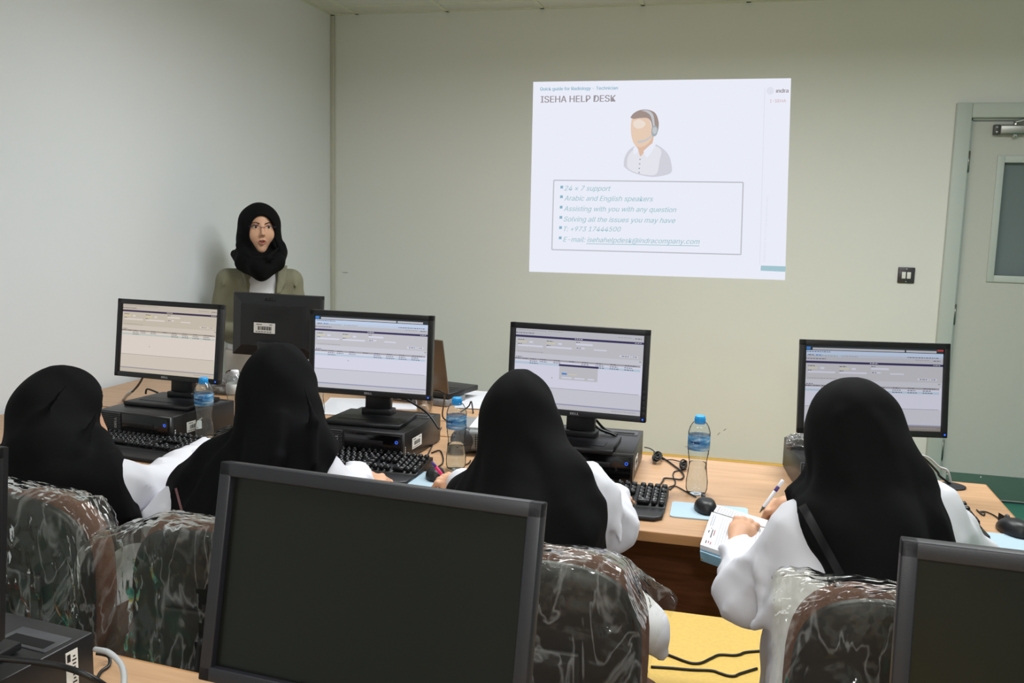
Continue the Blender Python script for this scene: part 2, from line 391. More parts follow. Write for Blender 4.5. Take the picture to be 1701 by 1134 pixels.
b.mat(1).box((LX0+.112, YB-.018, cz), (.03, .03, .052), .003); b.mat(2)
for dz in (-.012, .012): b.lathe([(0, .003), (.005, .002), (.006, 0)], 10, (LX0+.112, YB-.034, cz+dz), Matrix.Rotation(PI/2, 4, 'X'))
b.lathe([(0, -.016), (.008, -.016), (.013, -.008), (.013, 0)], 14, (LX0+.2, YB-.022, cz-.025))
b.lathe([(.011, 0), (.011, .018), (.007, .022), (0, .022)], 14, (LX0+.2, YB-.022, cz+.025))
b.mat(3).box((LX0+.285, YB-.03, cz+.062), (.19, .02, .008), .002, 2, Matrix.Rotation(-.28, 4, 'Y'))
b.box((LX0+.44, YB-.028, cz+.08), (.16, .018, .008), .002, 2, Matrix.Rotation(.1, 4, 'Y'))
b.box((LX0+.52, YB-.01, cz+.085), (.05, .02, .03), .003)
b.build('door_closer', ['steel', 'grill', 'chrome', 'steel'], door)
b = MB(); b.tube([(LX1-.08, YB-.05, 1.02), (LX1-.2, YB-.05, 1.02)], .009, 10); b.tube([(LX1-.08, YB-.0, 1.02), (LX1-.08, YB-.05, 1.02)], .009, 10)
b.box((LX1-.08, YB-.004, 1.0), (.045, .008, .2), .003); b.build('door_handle', 'steel', door)
# light switch
sp = aty(1505, 457, YB); sw = thing('light_switch', 'dark metal double light switch with white rockers on the back wall beside the door', 'light switch', (sp[0], YB, sp[2]))
MB().box((0, -.005, 0), (.086, .010, .086), .004).build('switch_plate', 'switch', sw)
for dx in (-.013, .013):
    b = MB().box((dx, -.012, 0), (.020, .006, .036), .002); b.build('rocker', 'rocker', sw)
b = MB()
for dz in (-.034, .034): MB().lathe([(0, .002), (.003, .0015), (.0035, 0)], 10, (0, -.010, dz), Matrix.Rotation(PI/2, 4, 'X')).build('screw', 'chrome', sw)
b.bm.free()
# ceiling lamps (behind the edge of the view)
for i, (lx, ly) in enumerate(LAMPS):
    t = thing('ceiling_lamp', 'square white ceiling lamp panel out of view', 'ceiling lamp', (lx, ly, ZC), 0, 'ceiling lamps above the desks')
    b = MB()
    for cx, cy, dx, dy in [(0, .28, 1.2, .04), (0, -.28, 1.2, .04), (.59, 0, .03, .56), (-.59, 0, .03, .56)]: b.box((cx, cy, -.012), (dx, dy, .02), .003)
    b.build('lamp_frame', 'grid', t); MB().box((0, 0, -.008), (1.15, .52, .008)).build('diffuser', 'diffuser', t)
# ------------------------------------------------------------------ projected slide: the beam's light is put into glowing colours on the wall
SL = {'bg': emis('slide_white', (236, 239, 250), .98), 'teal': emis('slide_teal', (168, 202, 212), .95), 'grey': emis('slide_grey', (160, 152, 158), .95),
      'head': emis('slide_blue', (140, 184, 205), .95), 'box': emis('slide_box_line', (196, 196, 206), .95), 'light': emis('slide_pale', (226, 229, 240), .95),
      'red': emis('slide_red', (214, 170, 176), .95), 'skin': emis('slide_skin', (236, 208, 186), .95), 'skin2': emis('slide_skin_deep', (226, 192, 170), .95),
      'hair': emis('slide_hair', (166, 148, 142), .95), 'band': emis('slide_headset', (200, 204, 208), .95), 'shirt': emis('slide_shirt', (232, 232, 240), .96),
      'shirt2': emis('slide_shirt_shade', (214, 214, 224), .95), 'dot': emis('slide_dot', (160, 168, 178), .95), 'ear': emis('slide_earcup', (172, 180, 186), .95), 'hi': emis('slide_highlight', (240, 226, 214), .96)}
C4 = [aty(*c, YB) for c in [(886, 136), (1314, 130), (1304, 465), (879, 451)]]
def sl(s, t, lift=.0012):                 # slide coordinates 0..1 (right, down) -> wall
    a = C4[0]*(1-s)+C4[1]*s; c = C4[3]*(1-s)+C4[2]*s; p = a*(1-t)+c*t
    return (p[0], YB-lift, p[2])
# slide measured in the photo as pixels inside its own quad; inverse bilinear
def suv(u, v):
    p = aty(u, v, YB); s, t = .5, .5
    for _ in range(12):
        q = np.array(sl(s, t)); ds = (np.array(sl(s+.01, t))-q)/.01; dt = (np.array(sl(s, t+.01))-q)/.01
        A = np.array([[ds[0], dt[0]], [ds[2], dt[2]]]); r = np.array([p[0]-q[0], p[2]-q[2]]); d = np.linalg.solve(A, r); s += d[0]; t += d[1]
    return s, t
def zs(x, y): return suv(860+x*480/1471, 110+y*480/1471)       # notes taken at 3.06x
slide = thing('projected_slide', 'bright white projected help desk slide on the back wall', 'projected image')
def spoly(b, pts, mi, lift): 
    b.mat(mi); b.quad([sl(*zs(*p), lift=lift) for p in pts]) if len(pts) == 4 else b.raw([sl(*zs(*p), lift=lift) for p in pts], [list(range(len(pts)))], False)
keys = list(SL); mi = {k: i for i, k in enumerate(keys)}
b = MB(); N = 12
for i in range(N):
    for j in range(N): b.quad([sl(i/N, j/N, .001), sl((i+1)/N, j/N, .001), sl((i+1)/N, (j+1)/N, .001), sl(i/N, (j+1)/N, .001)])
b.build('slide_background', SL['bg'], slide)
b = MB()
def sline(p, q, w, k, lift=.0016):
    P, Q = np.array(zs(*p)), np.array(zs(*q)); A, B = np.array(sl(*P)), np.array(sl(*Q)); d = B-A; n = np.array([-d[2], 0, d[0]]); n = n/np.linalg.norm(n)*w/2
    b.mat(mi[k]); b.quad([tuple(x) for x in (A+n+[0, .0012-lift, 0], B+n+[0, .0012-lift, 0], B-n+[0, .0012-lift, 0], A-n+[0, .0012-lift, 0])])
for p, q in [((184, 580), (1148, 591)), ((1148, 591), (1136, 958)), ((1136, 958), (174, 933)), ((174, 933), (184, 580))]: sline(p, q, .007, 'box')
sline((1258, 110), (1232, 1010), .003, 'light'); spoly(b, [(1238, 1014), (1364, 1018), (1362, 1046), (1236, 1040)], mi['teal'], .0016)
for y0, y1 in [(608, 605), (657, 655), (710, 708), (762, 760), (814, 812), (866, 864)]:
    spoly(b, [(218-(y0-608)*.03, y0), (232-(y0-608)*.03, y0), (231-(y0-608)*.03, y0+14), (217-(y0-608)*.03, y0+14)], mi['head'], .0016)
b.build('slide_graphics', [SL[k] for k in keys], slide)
def stext(s, x0, y0, x1, y1, hpx, k, shear=0, bold=0., nm='slide_text'):
    A, B = np.array(sl(*zs(x0, y0), lift=.002)), np.array(sl(*zs(x1, y1), lift=.002)); L = np.linalg.norm(B-A)
    ang = math.atan2(B[2]-A[2], B[0]-A[0]); size = hpx*480/1471/1531*5.5*1.38
    o = text(s, size, (0, 0, 0), Matrix(), SL[k], nm, slide, 'LEFT', shear, bold*size, .00005)
    me = o.data; xs = [v.co.x for v in me.vertices]; w = max(xs)-min(xs); x_ = min(xs)
    me.transform(Matrix.Translation(A) @ Matrix.Rotation(-ang, 4, 'Y') @ FRONT @ Matrix.Diagonal((L/w, L/w, 1, 1)) @ Matrix.Translation((-x_, 0, 0)))
    return o
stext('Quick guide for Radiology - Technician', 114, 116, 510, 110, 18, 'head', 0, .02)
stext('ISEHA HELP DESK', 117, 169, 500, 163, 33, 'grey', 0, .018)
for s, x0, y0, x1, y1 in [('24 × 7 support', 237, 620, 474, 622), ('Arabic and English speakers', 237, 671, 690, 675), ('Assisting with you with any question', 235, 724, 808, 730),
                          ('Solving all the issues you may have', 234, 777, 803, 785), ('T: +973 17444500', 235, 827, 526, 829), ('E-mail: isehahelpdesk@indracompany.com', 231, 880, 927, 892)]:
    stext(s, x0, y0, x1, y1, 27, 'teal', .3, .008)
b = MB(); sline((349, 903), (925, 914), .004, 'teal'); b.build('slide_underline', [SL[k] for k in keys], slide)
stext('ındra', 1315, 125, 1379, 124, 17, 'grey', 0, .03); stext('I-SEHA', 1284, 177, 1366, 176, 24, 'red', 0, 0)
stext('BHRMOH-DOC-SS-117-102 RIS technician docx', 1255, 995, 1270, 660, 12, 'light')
# dotted disc emblem and headset figure, as flat shapes of the slide
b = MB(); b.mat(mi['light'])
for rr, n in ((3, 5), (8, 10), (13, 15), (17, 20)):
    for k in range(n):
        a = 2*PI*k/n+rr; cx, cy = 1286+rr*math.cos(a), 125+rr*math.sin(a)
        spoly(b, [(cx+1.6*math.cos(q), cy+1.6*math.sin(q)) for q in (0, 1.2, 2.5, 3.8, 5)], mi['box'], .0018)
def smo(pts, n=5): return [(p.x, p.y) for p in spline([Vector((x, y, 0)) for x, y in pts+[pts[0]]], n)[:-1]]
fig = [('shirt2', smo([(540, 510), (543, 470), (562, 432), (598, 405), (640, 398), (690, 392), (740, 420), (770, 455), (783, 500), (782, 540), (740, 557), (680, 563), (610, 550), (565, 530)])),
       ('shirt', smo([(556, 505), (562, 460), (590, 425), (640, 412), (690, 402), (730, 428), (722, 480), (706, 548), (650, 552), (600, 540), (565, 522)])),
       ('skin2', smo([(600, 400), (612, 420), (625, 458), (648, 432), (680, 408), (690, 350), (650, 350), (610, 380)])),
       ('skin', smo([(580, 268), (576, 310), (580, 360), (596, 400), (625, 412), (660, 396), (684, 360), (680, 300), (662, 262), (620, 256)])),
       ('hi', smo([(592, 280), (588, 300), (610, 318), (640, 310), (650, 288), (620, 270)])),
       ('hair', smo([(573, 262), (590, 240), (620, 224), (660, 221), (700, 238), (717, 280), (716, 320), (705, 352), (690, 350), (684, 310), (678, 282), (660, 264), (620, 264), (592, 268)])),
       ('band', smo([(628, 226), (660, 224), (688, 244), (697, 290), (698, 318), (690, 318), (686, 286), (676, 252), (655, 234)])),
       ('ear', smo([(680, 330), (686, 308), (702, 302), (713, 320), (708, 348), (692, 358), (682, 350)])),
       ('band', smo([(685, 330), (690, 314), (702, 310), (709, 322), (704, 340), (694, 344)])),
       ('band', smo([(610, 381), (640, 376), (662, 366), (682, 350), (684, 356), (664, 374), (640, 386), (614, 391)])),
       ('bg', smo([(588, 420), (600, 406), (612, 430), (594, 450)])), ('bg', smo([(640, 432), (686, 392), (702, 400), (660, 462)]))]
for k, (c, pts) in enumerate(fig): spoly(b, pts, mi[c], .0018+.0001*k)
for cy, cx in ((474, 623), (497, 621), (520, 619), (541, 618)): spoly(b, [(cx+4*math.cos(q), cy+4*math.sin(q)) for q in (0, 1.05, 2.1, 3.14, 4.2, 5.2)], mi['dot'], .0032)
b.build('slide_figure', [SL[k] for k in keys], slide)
# ------------------------------------------------------------------ desks
TZ = .74
def desk(name, x0, x1, y0, y1, label, rz=0, panel_y=None, group=None, grommets=(), loc=None):
    t = thing(name, label, 'desk', loc or ((x0+x1)/2, (y0+y1)/2, 0), rz, group); w, d = x1-x0, y1-y0
    MB().box((0, 0, TZ-.0125), (w-.004, d-.004, .025)).build('desk_top', 'beech', t)
    b = MB()
    b.box((0, -d/2+.0, TZ-.0125), (w, .005, .0252), .001); b.box((0, d/2, TZ-.0125), (w, .005, .0252), .001)
    b.box((-w/2, 0, TZ-.0125), (.005, d, .0252), .001); b.box((w/2, 0, TZ-.0125), (.005, d, .0252), .001)
    b.build('desk_edging', 'beech_edge', t)
    py = d/2-.04 if panel_y is None else panel_y
    MB().box((0, py, (TZ-.035+.25)/2), (w-.1, .018, TZ-.035-.25), .001).build('modesty_panel', 'walnut', t)
    for sx in (-1, 1):
        MB().box((sx*(w/2-.035), .02, (TZ-.03)/2), (.025, d-.14, TZ-.03), .001).build('desk_leg', 'walnut', t)
    for gx, gy in grommets:
        b = MB(); b.lathe([(0, 0), (.032, 0), (.040, .0015), (.041, .0035), (.038, .0045), (0, .005)], 28, (gx, gy, TZ))
        b.mat(1).box((gx-.015, gy+.004, TZ+.0055), (.018, .012, .001)); b.build('cable_grommet', ['charcoal', 'hole'], t)
    return t
desk('desk', -.736, .704, 2.158, 2.89, 'beech topped desk at the right end of the front row, with grommet and open notebook', grommets=[(.615, .305)], group=None)
desk('desk', -2.54, -.740, 2.158, 2.89, 'beech topped desk at the left end of the front row against the side wall')
desk('desk', -2.54, -.86, 2.905, 3.66, 'beech desk behind the row, in front of the standing presenter')
NA = -.085
nd = atz(400, 1134, TZ)
NX, NY = -.815, 1.233          # a point on its far edge
nc = Vector((NX, NY, 0))+Vector((math.cos(NA)*.5, math.sin(NA)*.5, 0))-Vector((-math.sin(NA), math.cos(NA), 0))*.375
desk('desk', -.95, .95, -.375, .375, 'beech desk nearest the camera, carrying the switched off monitors', NA, panel_y=.3, loc=(nc.x, nc.y, 0))
def nl(u, v, z): p = atz(u, v, z); return (p[0], p[1], z)
# ------------------------------------------------------------------ monitors
MW, MH = .407, .260
def screen_rects(b, kind):
    """interface drawn in screen coordinates 0..1 right, 0..1 down"""
    w, h = MW-.032, MH-.034
    def R(x0, y0, x1, y1, mi, lift=.0004):
        b.mat(mi); y = -.0015-lift
        b.quad([(-w/2+w*x0, y, h/2-h*y1), (-w/2+w*x1, y, h/2-h*y1), (-w/2+w*x1, y, h/2-h*y0), (-w/2+w*x0, y, h/2-h*y0)])
    rr = random.Random(3)
    def dash(x0, y, x1, mi=4, hh=.009):
        x = x0
        while x < x1:
            l = rr.uniform(.008, .02); R(x, y, min(x+l, x1), y+hh, mi, .0008); x += l+.005
    R(0, 0, 1, 1, 0, 0)
    o = 0.
    if kind in ('browser', 'browser_task'):
        R(0, 0, 1, .055, 5); R(.05, .022, .72, .048, 1, .0006); R(.73, .022, .95, .048, 1, .0006); R(.0, .012, .035, .045, 6, .0007)
        R(.955, .006, 1, .025, 7 if kind == 'browser_task' else 5, .0008)
        R(0, .055, 1, .13, 8); dash(.01, .066, .18); R(.07, .1, .28, .122, 9, .0006); dash(.02, .105, .06); dash(.075, .105, .12, 6)
        dash(.74, .105, .97); o = .1
    R(0, o+.0, 1, o+.085, 1); dash(.01, o+.015, .24, 10); dash(.26, o+.015, .38, 10); dash(.0, o+.052, .15); dash(.8, o+.035, .9, 10); dash(.93, o+.04, .98)
    R(0, o+.085, 1, o+.112, 3); dash(.47, o+.093, .53, 0, .008); dash(.93, o+.095, .98, 0, .006)
    R(0, o+.112, 1, o+.31, 2)
    for x, l in ((.02, .07), (.25, .07)):
        dash(x, o+.14, x+.05); R(x, o+.158, x+l, o+.182, 11, .0006); R(x+.09, o+.158, x+.12, o+.182, 0, .0006); dash(x, o+.195, x+.03)
        R(x, o+.208, x+.2, o+.23, 0, .0006)
    dash(.48, o+.13, .51); R(.48, o+.148, .61, o+.172, 0, .0006); R(.48, o+.198, .55, o+.216, 0, .0006); dash(.485, o+.203, .52); R(.62, o+.208, .72, o+.224, 0, .0006)
    R(.82, o+.262, .9, o+.284, 0, .0006); dash(.835, o+.268, .89); R(.91, o+.262, .96, o+.284, 0, .0006); dash(.92, o+.268, .95)
    dash(.02, o+.29, .23, 10); R(0, o+.31, 1, o+.375, 12); dash(.01, o+.36, .06)
    R(0, o+.375, .98, o+.398, 10, .0005)
    for x in (.0, .06, .12, .2, .31, .43, .53, .64, .75, .86, .9): dash(x+.004, o+.381, x+.05)
    for x in (.12, .2, .31, .53, .64, .75, .86): dash(x, o+.408, x+.06); 
    R(0, o+.425, .98, o+.452, 9, .0005)
    for x in (.12, .53, .64, .75, .86): dash(x, o+.434, x+.07)
    R(.97, o+.32, .985, o+.335, 10, .0008)
    R(0, .735, .98, .742, 10, .0006); R(.0, .745, 1, .93, 12, .0003)
    R(0, .93, 1, .945, 13, .0004); R(0, .945, 1, 1, 2 if kind != 'browser_task' else 14, .0005); dash(.78, .965, .97, 10)
    if kind == 'popup':
        R(.36, .43, .66, .62, 2, .0012); R(.355, .425, .665, .45, 3, .0014); R(.38, .535, .42, .555, 6, .0016); R(.43, .54, .5, .555, 11, .0015)
        R(.38, .585, .46, .603, 0, .0016); R(.48, .585, .56, .603, 0, .0016); R(.585, .585, .635, .603, 0, .0016)
        b.mat(4)
    R(.3, .6, .308, .615, 10, .0009)
def scr_mats(key, k, tint):
    def c(r, g, b_): return emis('%s_screen_colour' % key, (min(255, r*tint[0]), min(255, g*tint[1]), min(255, b_*tint[2])), k)
    return [c(212, 212, 224), c(186, 186, 190), c(190, 190, 192), c(62, 56, 92), c(96, 96, 110), c(52, 60, 62), c(70, 130, 200), c(190, 70, 66),
            c(190, 206, 226), c(182, 200, 212), c(160, 158, 160), c(204, 200, 178), c(200, 200, 206), c(150, 152, 178), c(140, 132, 124)]
def monitor(label, loc, a, tilt, screen=None, smats=None, power=True, base_z=None, bez='bezel', sheen=False, stand=True, group=None, depth=.05, osd=False, fs=1.):
    """origin on the surface under the foot; the panel centre is at loc"""
    bz = base_z if base_z is not None else TZ+.093
    t = thing('monitor', label, 'monitor', (loc[0], loc[1], bz), a, group); hz = loc[2]-bz
    R = Matrix.Translation((0, 0, hz)) @ Matrix.Rotation(-tilt, 4, 'X')
    sw_, sh = MW-.032, MH-.034
    b = MB(); b.X = R; bt = .017
    for cx, cz, dx, dz in [(0, MH/2-bt/2, MW, bt), (0, -MH/2+bt/2, MW, bt), (-MW/2+bt/2*.95, 0, bt*.95, MH), (MW/2-bt/2*.95, 0, bt*.95, MH)]:
        b.box((cx, .004, cz), (dx, .020, dz), .0018)
    bz_ = b.build('bezel', bez, t)
    if osd:
        b = MB(); b.X = R
        for k in range(5): b.box((MW/2-.008, -.0068, -MH/2+.085-.015*k), (.009, .002, .011), .0008)
        b.build('control_buttons', 'charcoal', bz_)
    b = MB(); b.X = R
    b.box((0, .010, 0), (sw_+.004, .012, sh+.004))
    if screen:
        b2 = MB(); b2.X = R @ Matrix.Translation((0, .0045, 0)); screen_rects(b2, screen); b2.build('screen_display', smats, t)
    b.build('screen_panel', 'screen_off', t)
    # rear shell: stepped housing that narrows towards the back
    b = MB(); b.X = R
    V, Fc = [], []
    lay = [(0, .010, 1), (.022, .99, .985), (.045, .78, .70), (.062, .70, .62)]
    lay = [(.012, .998, .998), (.024, .985, .98), (.046, .72, .66), (.060, .70, .64)]
    for y, sx, sz in lay:
        for px_, pz in ((-1, -1), (1, -1), (1, 1), (-1, 1)): V.append((px_*MW/2*sx, y, pz*MH/2*sz))
    for k in range(3):
        for j in range(4): Fc.append((k*4+j, k*4+(j+1) % 4, k*4+4+(j+1) % 4, k*4+4+j))
    Fc.append((12, 13, 14, 15)); Fc.append((3, 2, 1, 0))
    b.raw(V, Fc, False)
    for k in range(9): b.box((0, .0605, .07-.006*k), (.16, .0015, .0022))
    sh_ = b.build('rear_shell', 'black', t)
    # stand
    if stand:
        b = MB(); b.box((0, .078, .02+(hz-.08)/2), (.085, .026, hz-.08), .004, 2, Matrix.Rotation(-.06, 4, 'X')); b.box((0, .068, hz-.085), (.11, .02, .05), .004)
        b.build('neck', 'black', t)
        b = MB(); b.prism([(-.125, -.07), (.125, -.07), (.115, .115), (-.115, .115)], 0, .014, .003)
        b.mat(1).box((0, -.005, .0143), (.185, .055, .0016)); b.mat(0).box((0, .075, .022), (.10, .05, .02), .004)
        b.build('foot', ['black', 'charcoal'], t)
    lg = text('DELL', .0125, (0, 0, 0), Matrix(), 'silver', 'lettering', bz_, 'CENTER', 0, .0004, .0002, 1.25)
    lg.data.transform(R @ Matrix.Translation((0, -.0068, -MH/2+.009)) @ FRONT)
    if power:
        b = MB(); b.X = R; b.box((MW/2-.008, -.0068, -MH/2+.009), (.005, .0016, .005), .001); b.build('power_light', 'bled', bz_)
    return t, R
mb_b = scr_mats('blue', .92, (1, 1, 1.02)); mb_w = scr_mats('warm', .95, (1.04, .99, .90)); mb_d = scr_mats('dim', .80, (1, 1, 1.02)); mb_c = scr_mats('cool', 1.0, (1, 1, 1.02))
monitor('black computer monitor with a cream tinted screen, leftmost of the row', (-1.848, 2.640, 1.047), -.059, .117, 'plain', mb_w)
monitor('black computer monitor with a white screen between the presenter and the laptop', (-1.125, 2.63, 1.0475), .0126, .057, 'browser', mb_c)
monitor('dark grey computer monitor showing a small pop up window, at the middle of the desks', (-.4605, 2.56, 1.050), -.055, .061, 'popup', mb_b, bez='charcoal', osd=True)
monitor('black computer monitor in front of the door, with the person holding the notebook before it', (.3485, 2.675, 1.0380), .215, .117, 'browser_task', mb_d, base_z=TZ+.093)
monitor('large dark switched off monitor in the centre foreground', (-.4035, .925, 1.0525), -.085, .1945, None, None, False, TZ, 'charcoal')
monitor('dark switched off monitor cut off by the lower right corner of the picture', (.362, .92, 1.049), -.05, .08, None, None, False, TZ, 'charcoal')
monitor('dark switched off monitor cut off by the left edge of the picture', (-1.124, .955, 1.043), -.085, .08, None, None, False, TZ+.095, 'black')
# the presenter's monitor, seen from behind
pm, R = monitor('black monitor seen from behind with a white barcode sticker, in front of the presenter', (-1.868, 3.42, 1.013), PI-.04, -.06, None, None, False, TZ+.02, 'black')
def sticker(name, parent, X, w, h, seed=1, extra=True):
    r = random.Random(seed); b = MB(); b.X = X; b.box((0, 0, 0), (w, .0006, h)); b.mat(1)
    x = -w*.3
    while x < w*.34:
        d = r.choice((.0006, .0012, .0018))*w/.05; b.box((x, -.0005, -.02*h), (d, .0003, h*.36)); x += d+r.choice((.0008, .0014))*w/.05
    for k in range(6):
        b.box((-w*.36+k*w*.13, -.0005, -h*.36), (w*.09, .0003, h*.06))
    for k in range(3): b.box((-w*.34+k*w*.09, -.0005, h*.34), (w*.06, .0003, h*.08))
    b.box((w*.3, -.0005, h*.34), (w*.14, .0003, h*.05))
    return b.build(name, ['label', 'ink'], parent)
sticker('barcode_sticker', pm, R @ Matrix.Rotation(PI, 4, 'Z') @ Matrix.Translation((-.03, -.0615, -.01)), .098, .042)
dl = text('DELL', .024, (0, 0, 0), Matrix(), 'bezel', 'lettering', pm, 'CENTER', 0, .0006, .0006, 1.4)
dl.data.transform(R @ Matrix.Rotation(PI, 4, 'Z') @ Matrix.Translation((-.02, -.037, .108)) @ Matrix.Rotation(-.42, 4, 'X') @ FRONT)
MB().box((0, 0, 0), (.02, .012, .02), .002).build('blue_plug', mat('blue_connector', (30, 50, 170), .4), pm, tuple(R @ Vector((-.115, .068, -.115))))
# ------------------------------------------------------------------ small desktop computers
def computer(label, fr, a, z=TZ, lit=True, sticker_on=True, front=True, group=None, W_=.29, D_=.312, H_=.093):
    """fr = front right bottom corner"""
    t = thing('desktop_computer', label, 'computer', (fr[0], fr[1], z), a, group)
    b = MB(); b.box((-W_/2, D_/2+.006, H_/2+.002), (W_-.004, D_-.012, H_-.004), .002)
    b.mat(1)
    for sx in (-.02, -W_+.02):
        for sy in (.03, D_-.03): b.box((sx, sy, .0015), (.02, .02, .003))
    b.build('case', ['pcblack', 'hole'], t)
    b = MB(); b.prism([(-W_, 0), (0, 0), (0, H_), (-W_, H_)], -.012, .004, .002, axis='Y')     # front frame
    b.build('front_panel', 'pcblack', t)
    b = MB(); b.box((-W_+.048, -.0055, H_/2), (.09, .004, H_-.008), .001)
    b.mat(1)
    for i in range(14):
        for j in range(13):
            b.box((-W_+.008+.0062*i+(.0031 if j % 2 else 0), -.0078, .008+.0064*j), (.0038, .0008, .0042))
    b.build('grille', ['grill', 'hole'], t)
    b = MB(); b.box((-.098, -.0055, H_/2), (.185, .004, H_-.010), .002); b.mat(1).box((-.125, -.008, H_-.032), (.125, .002, .014), .0005)
    b.mat(0).box((-.125, -.0085, .028), (.12, .001, .022)); b.box((-.06, -.0085, .024), (.05, .001, .008))
    b.build('glossy_front', ['blackgloss', 'bezel'], t)
    b = MB(); b.mat(0).lathe([(.0032, -.0005), (.0048, 0), (.0048, .001), (.0032, .001)], 16, (-.018, -.0085, H_-.025), Matrix.Rotation(PI/2, 4, 'X'))
    b.build('power_button', 'bled' if lit else 'grill', t)
    lg = text('DELL', .017, (0, 0, 0), Matrix(), 'silver', 'lettering', t, 'CENTER', 0, .0004, .0002, 1.2)
    lg.data.transform(Matrix.Translation((-W_+.075, -.0088, H_*.62)) @ FRONT @ Matrix.Rotation(PI/2, 4, 'Z'))
    if sticker_on: sticker('barcode_sticker', t, Matrix.Translation((.0008-.002, .11, H_*.5)) @ Matrix.Rotation(PI/2, 4, 'Z'), .075, .034, 4)
    b = MB()
    for k in range(5): b.box((-.0012, .02, .02+.007*k), (.0008, .003, .0045))
    b.build('side_print', 'label', t)
    # recessed release latch on the top near the back
    b = MB(); b.box((-.062, D_-.055, H_+.0005), (.10, .05, .002), .0008); b.mat(1).box((-.062, D_-.062, H_+.0012), (.078, .022, .0016)); 
    b.build('latch', ['grill', 'hole'], t)
    return t
computer('black desktop computer under the leftmost lit monitor, with blue power light', (-1.7227, 2.4665, 0), -.1155)
computer('black desktop computer with a barcode sticker under the monitor before the laptop', (-.9686, 2.515, 0), -.04)
computer('black desktop computer under the dark grey monitor in the middle', (-.2838, 2.512, 0), .02)
computer('black desktop computer behind the person holding the notebook, wrapping bag on its corner', (.455, 2.62, 0), .12, sticker_on=False)
c = computer('black desktop computer with a long white label at the lower left of the picture', (-.978, .834, 0), -.11, sticker_on=False, lit=False)
# its long label stands near the rear of the right side
b = MB(); b.box((.0, .27, .046), (.0008, .022, .072)); b.mat(1)
for k in range(10):
    b.box((.0006, .274, .02+.0058*k), (.0004, .004+.002*(k % 3), .0022))
b.box((.0006, .264, .072), (.0004, .006, .012)); b.build('long_label', ['label', 'ink'], c, (-.0015, 0, 0))
# ------------------------------------------------------------------ keyboards
def keyboard(label, right_front, a, group=None, full=True):
    """origin at the right front corner of the keyboard on the desk"""
    KW, KD = .44, .155
    t = thing('keyboard', label, 'keyboard', (right_front[0], right_front[1], TZ), a, group)
    b = MB(); b.prism([(0, 0), (KD, 0), (KD, .026), (KD-.02, .028), (.035, .014), (0, .011)], -KW, 0, .002, axis='X')
    b.build('keyboard_base', 'black', t)
    b = MB(); b.prism([(.02-KW, -.075), (-.02, -.075), (-.002, -.055), (0, .0), (-KW, .0), (.002-KW, -.055)], 0, .012, .004)
    b.build('wrist_rest', 'black', t)
    b = MB(); u = .019; rs = .6; r = random.Random(5)
    def key(x, row, w=1, h=1):
        y = .022+u*row+(h-1)*u/2; z = .013+.0052*row*.55+(.003 if row == 0 else 0)
        cx = -KW+.012+x*u+w*u/2
        b.mat(0).box((cx, y, z+.006), (w*u-.003, h*u-.003, .011), .0022, 1, Matrix.Rotation(.12, 4, 'X'), taper=(.82 if w < 1.5 else .93, .8))
        b.mat(1).box((cx-.002, y+.003, z+.0122), (.0045, .004, .0004), 0, 1, Matrix.Rotation(.12, 4, 'X'))
    for row, (off, n) in enumerate([(0, 0), (2.25, 10), (1.75, 11), (1.5, 12), (0, 14)]):
        if row == 0:
            for x, w in ((0, 1.25), (1.25, 1.25), (2.5, 1.25), (3.75, 6), (9.75, 1.25), (11, 1.25), (12.25, 1.25), (13.5, 1.5)): key(x, 0, w)
        else:
            if off: key(0, row, off)
            for k in range(n): key(off+k, row)
            if off+n < 15: key(off+n, row, 15-off-n)
    for x in [0, 2, 3, 4, 5, 6.5, 7.5, 8.5, 9.5, 11, 12, 13, 14]: key(x, 5.4)
    for x in (15.25, 16.25, 17.25):
        key(x, 0); key(x, 3); key(x, 4); key(x, 5.4)
    key(16.25, 1)
    for x in (18.5, 19.5, 20.5):
        for row in (1, 2, 3, 4, 5.4):
            key(x, row)
    key(18.5, 0, 2); key(20.5, 0); key(21.5, 0, 1, 2); key(21.5, 2, 1, 2); key(21.5, 4); key(21.5, 5.4)
    b.build('keys', ['key', 'legend'], t)
    return t
p = atz(1100, 866, TZ); keyboard('black keyboard between the middle person\'s white sleeve and the light blue mouse pad', (p[0], p[1]+.065, 0), .02)
p = atz(665, 805, TZ); keyboard('black keyboard before the monitor with the white screen, partly under a white sleeve', (p[0]+.02, p[1]+.06, 0), .0)
p = atz(300, 772, TZ); keyboard('black keyboard in front of the leftmost lit monitor, beside the water bottle', (p[0]-.015, p[1]+.05, 0), -.12)
p = atz(1642, 897, TZ); keyboard('black keyboard at the right end of the desks, beside the grommet', (p[0], p[1]+.055, 0), .10)
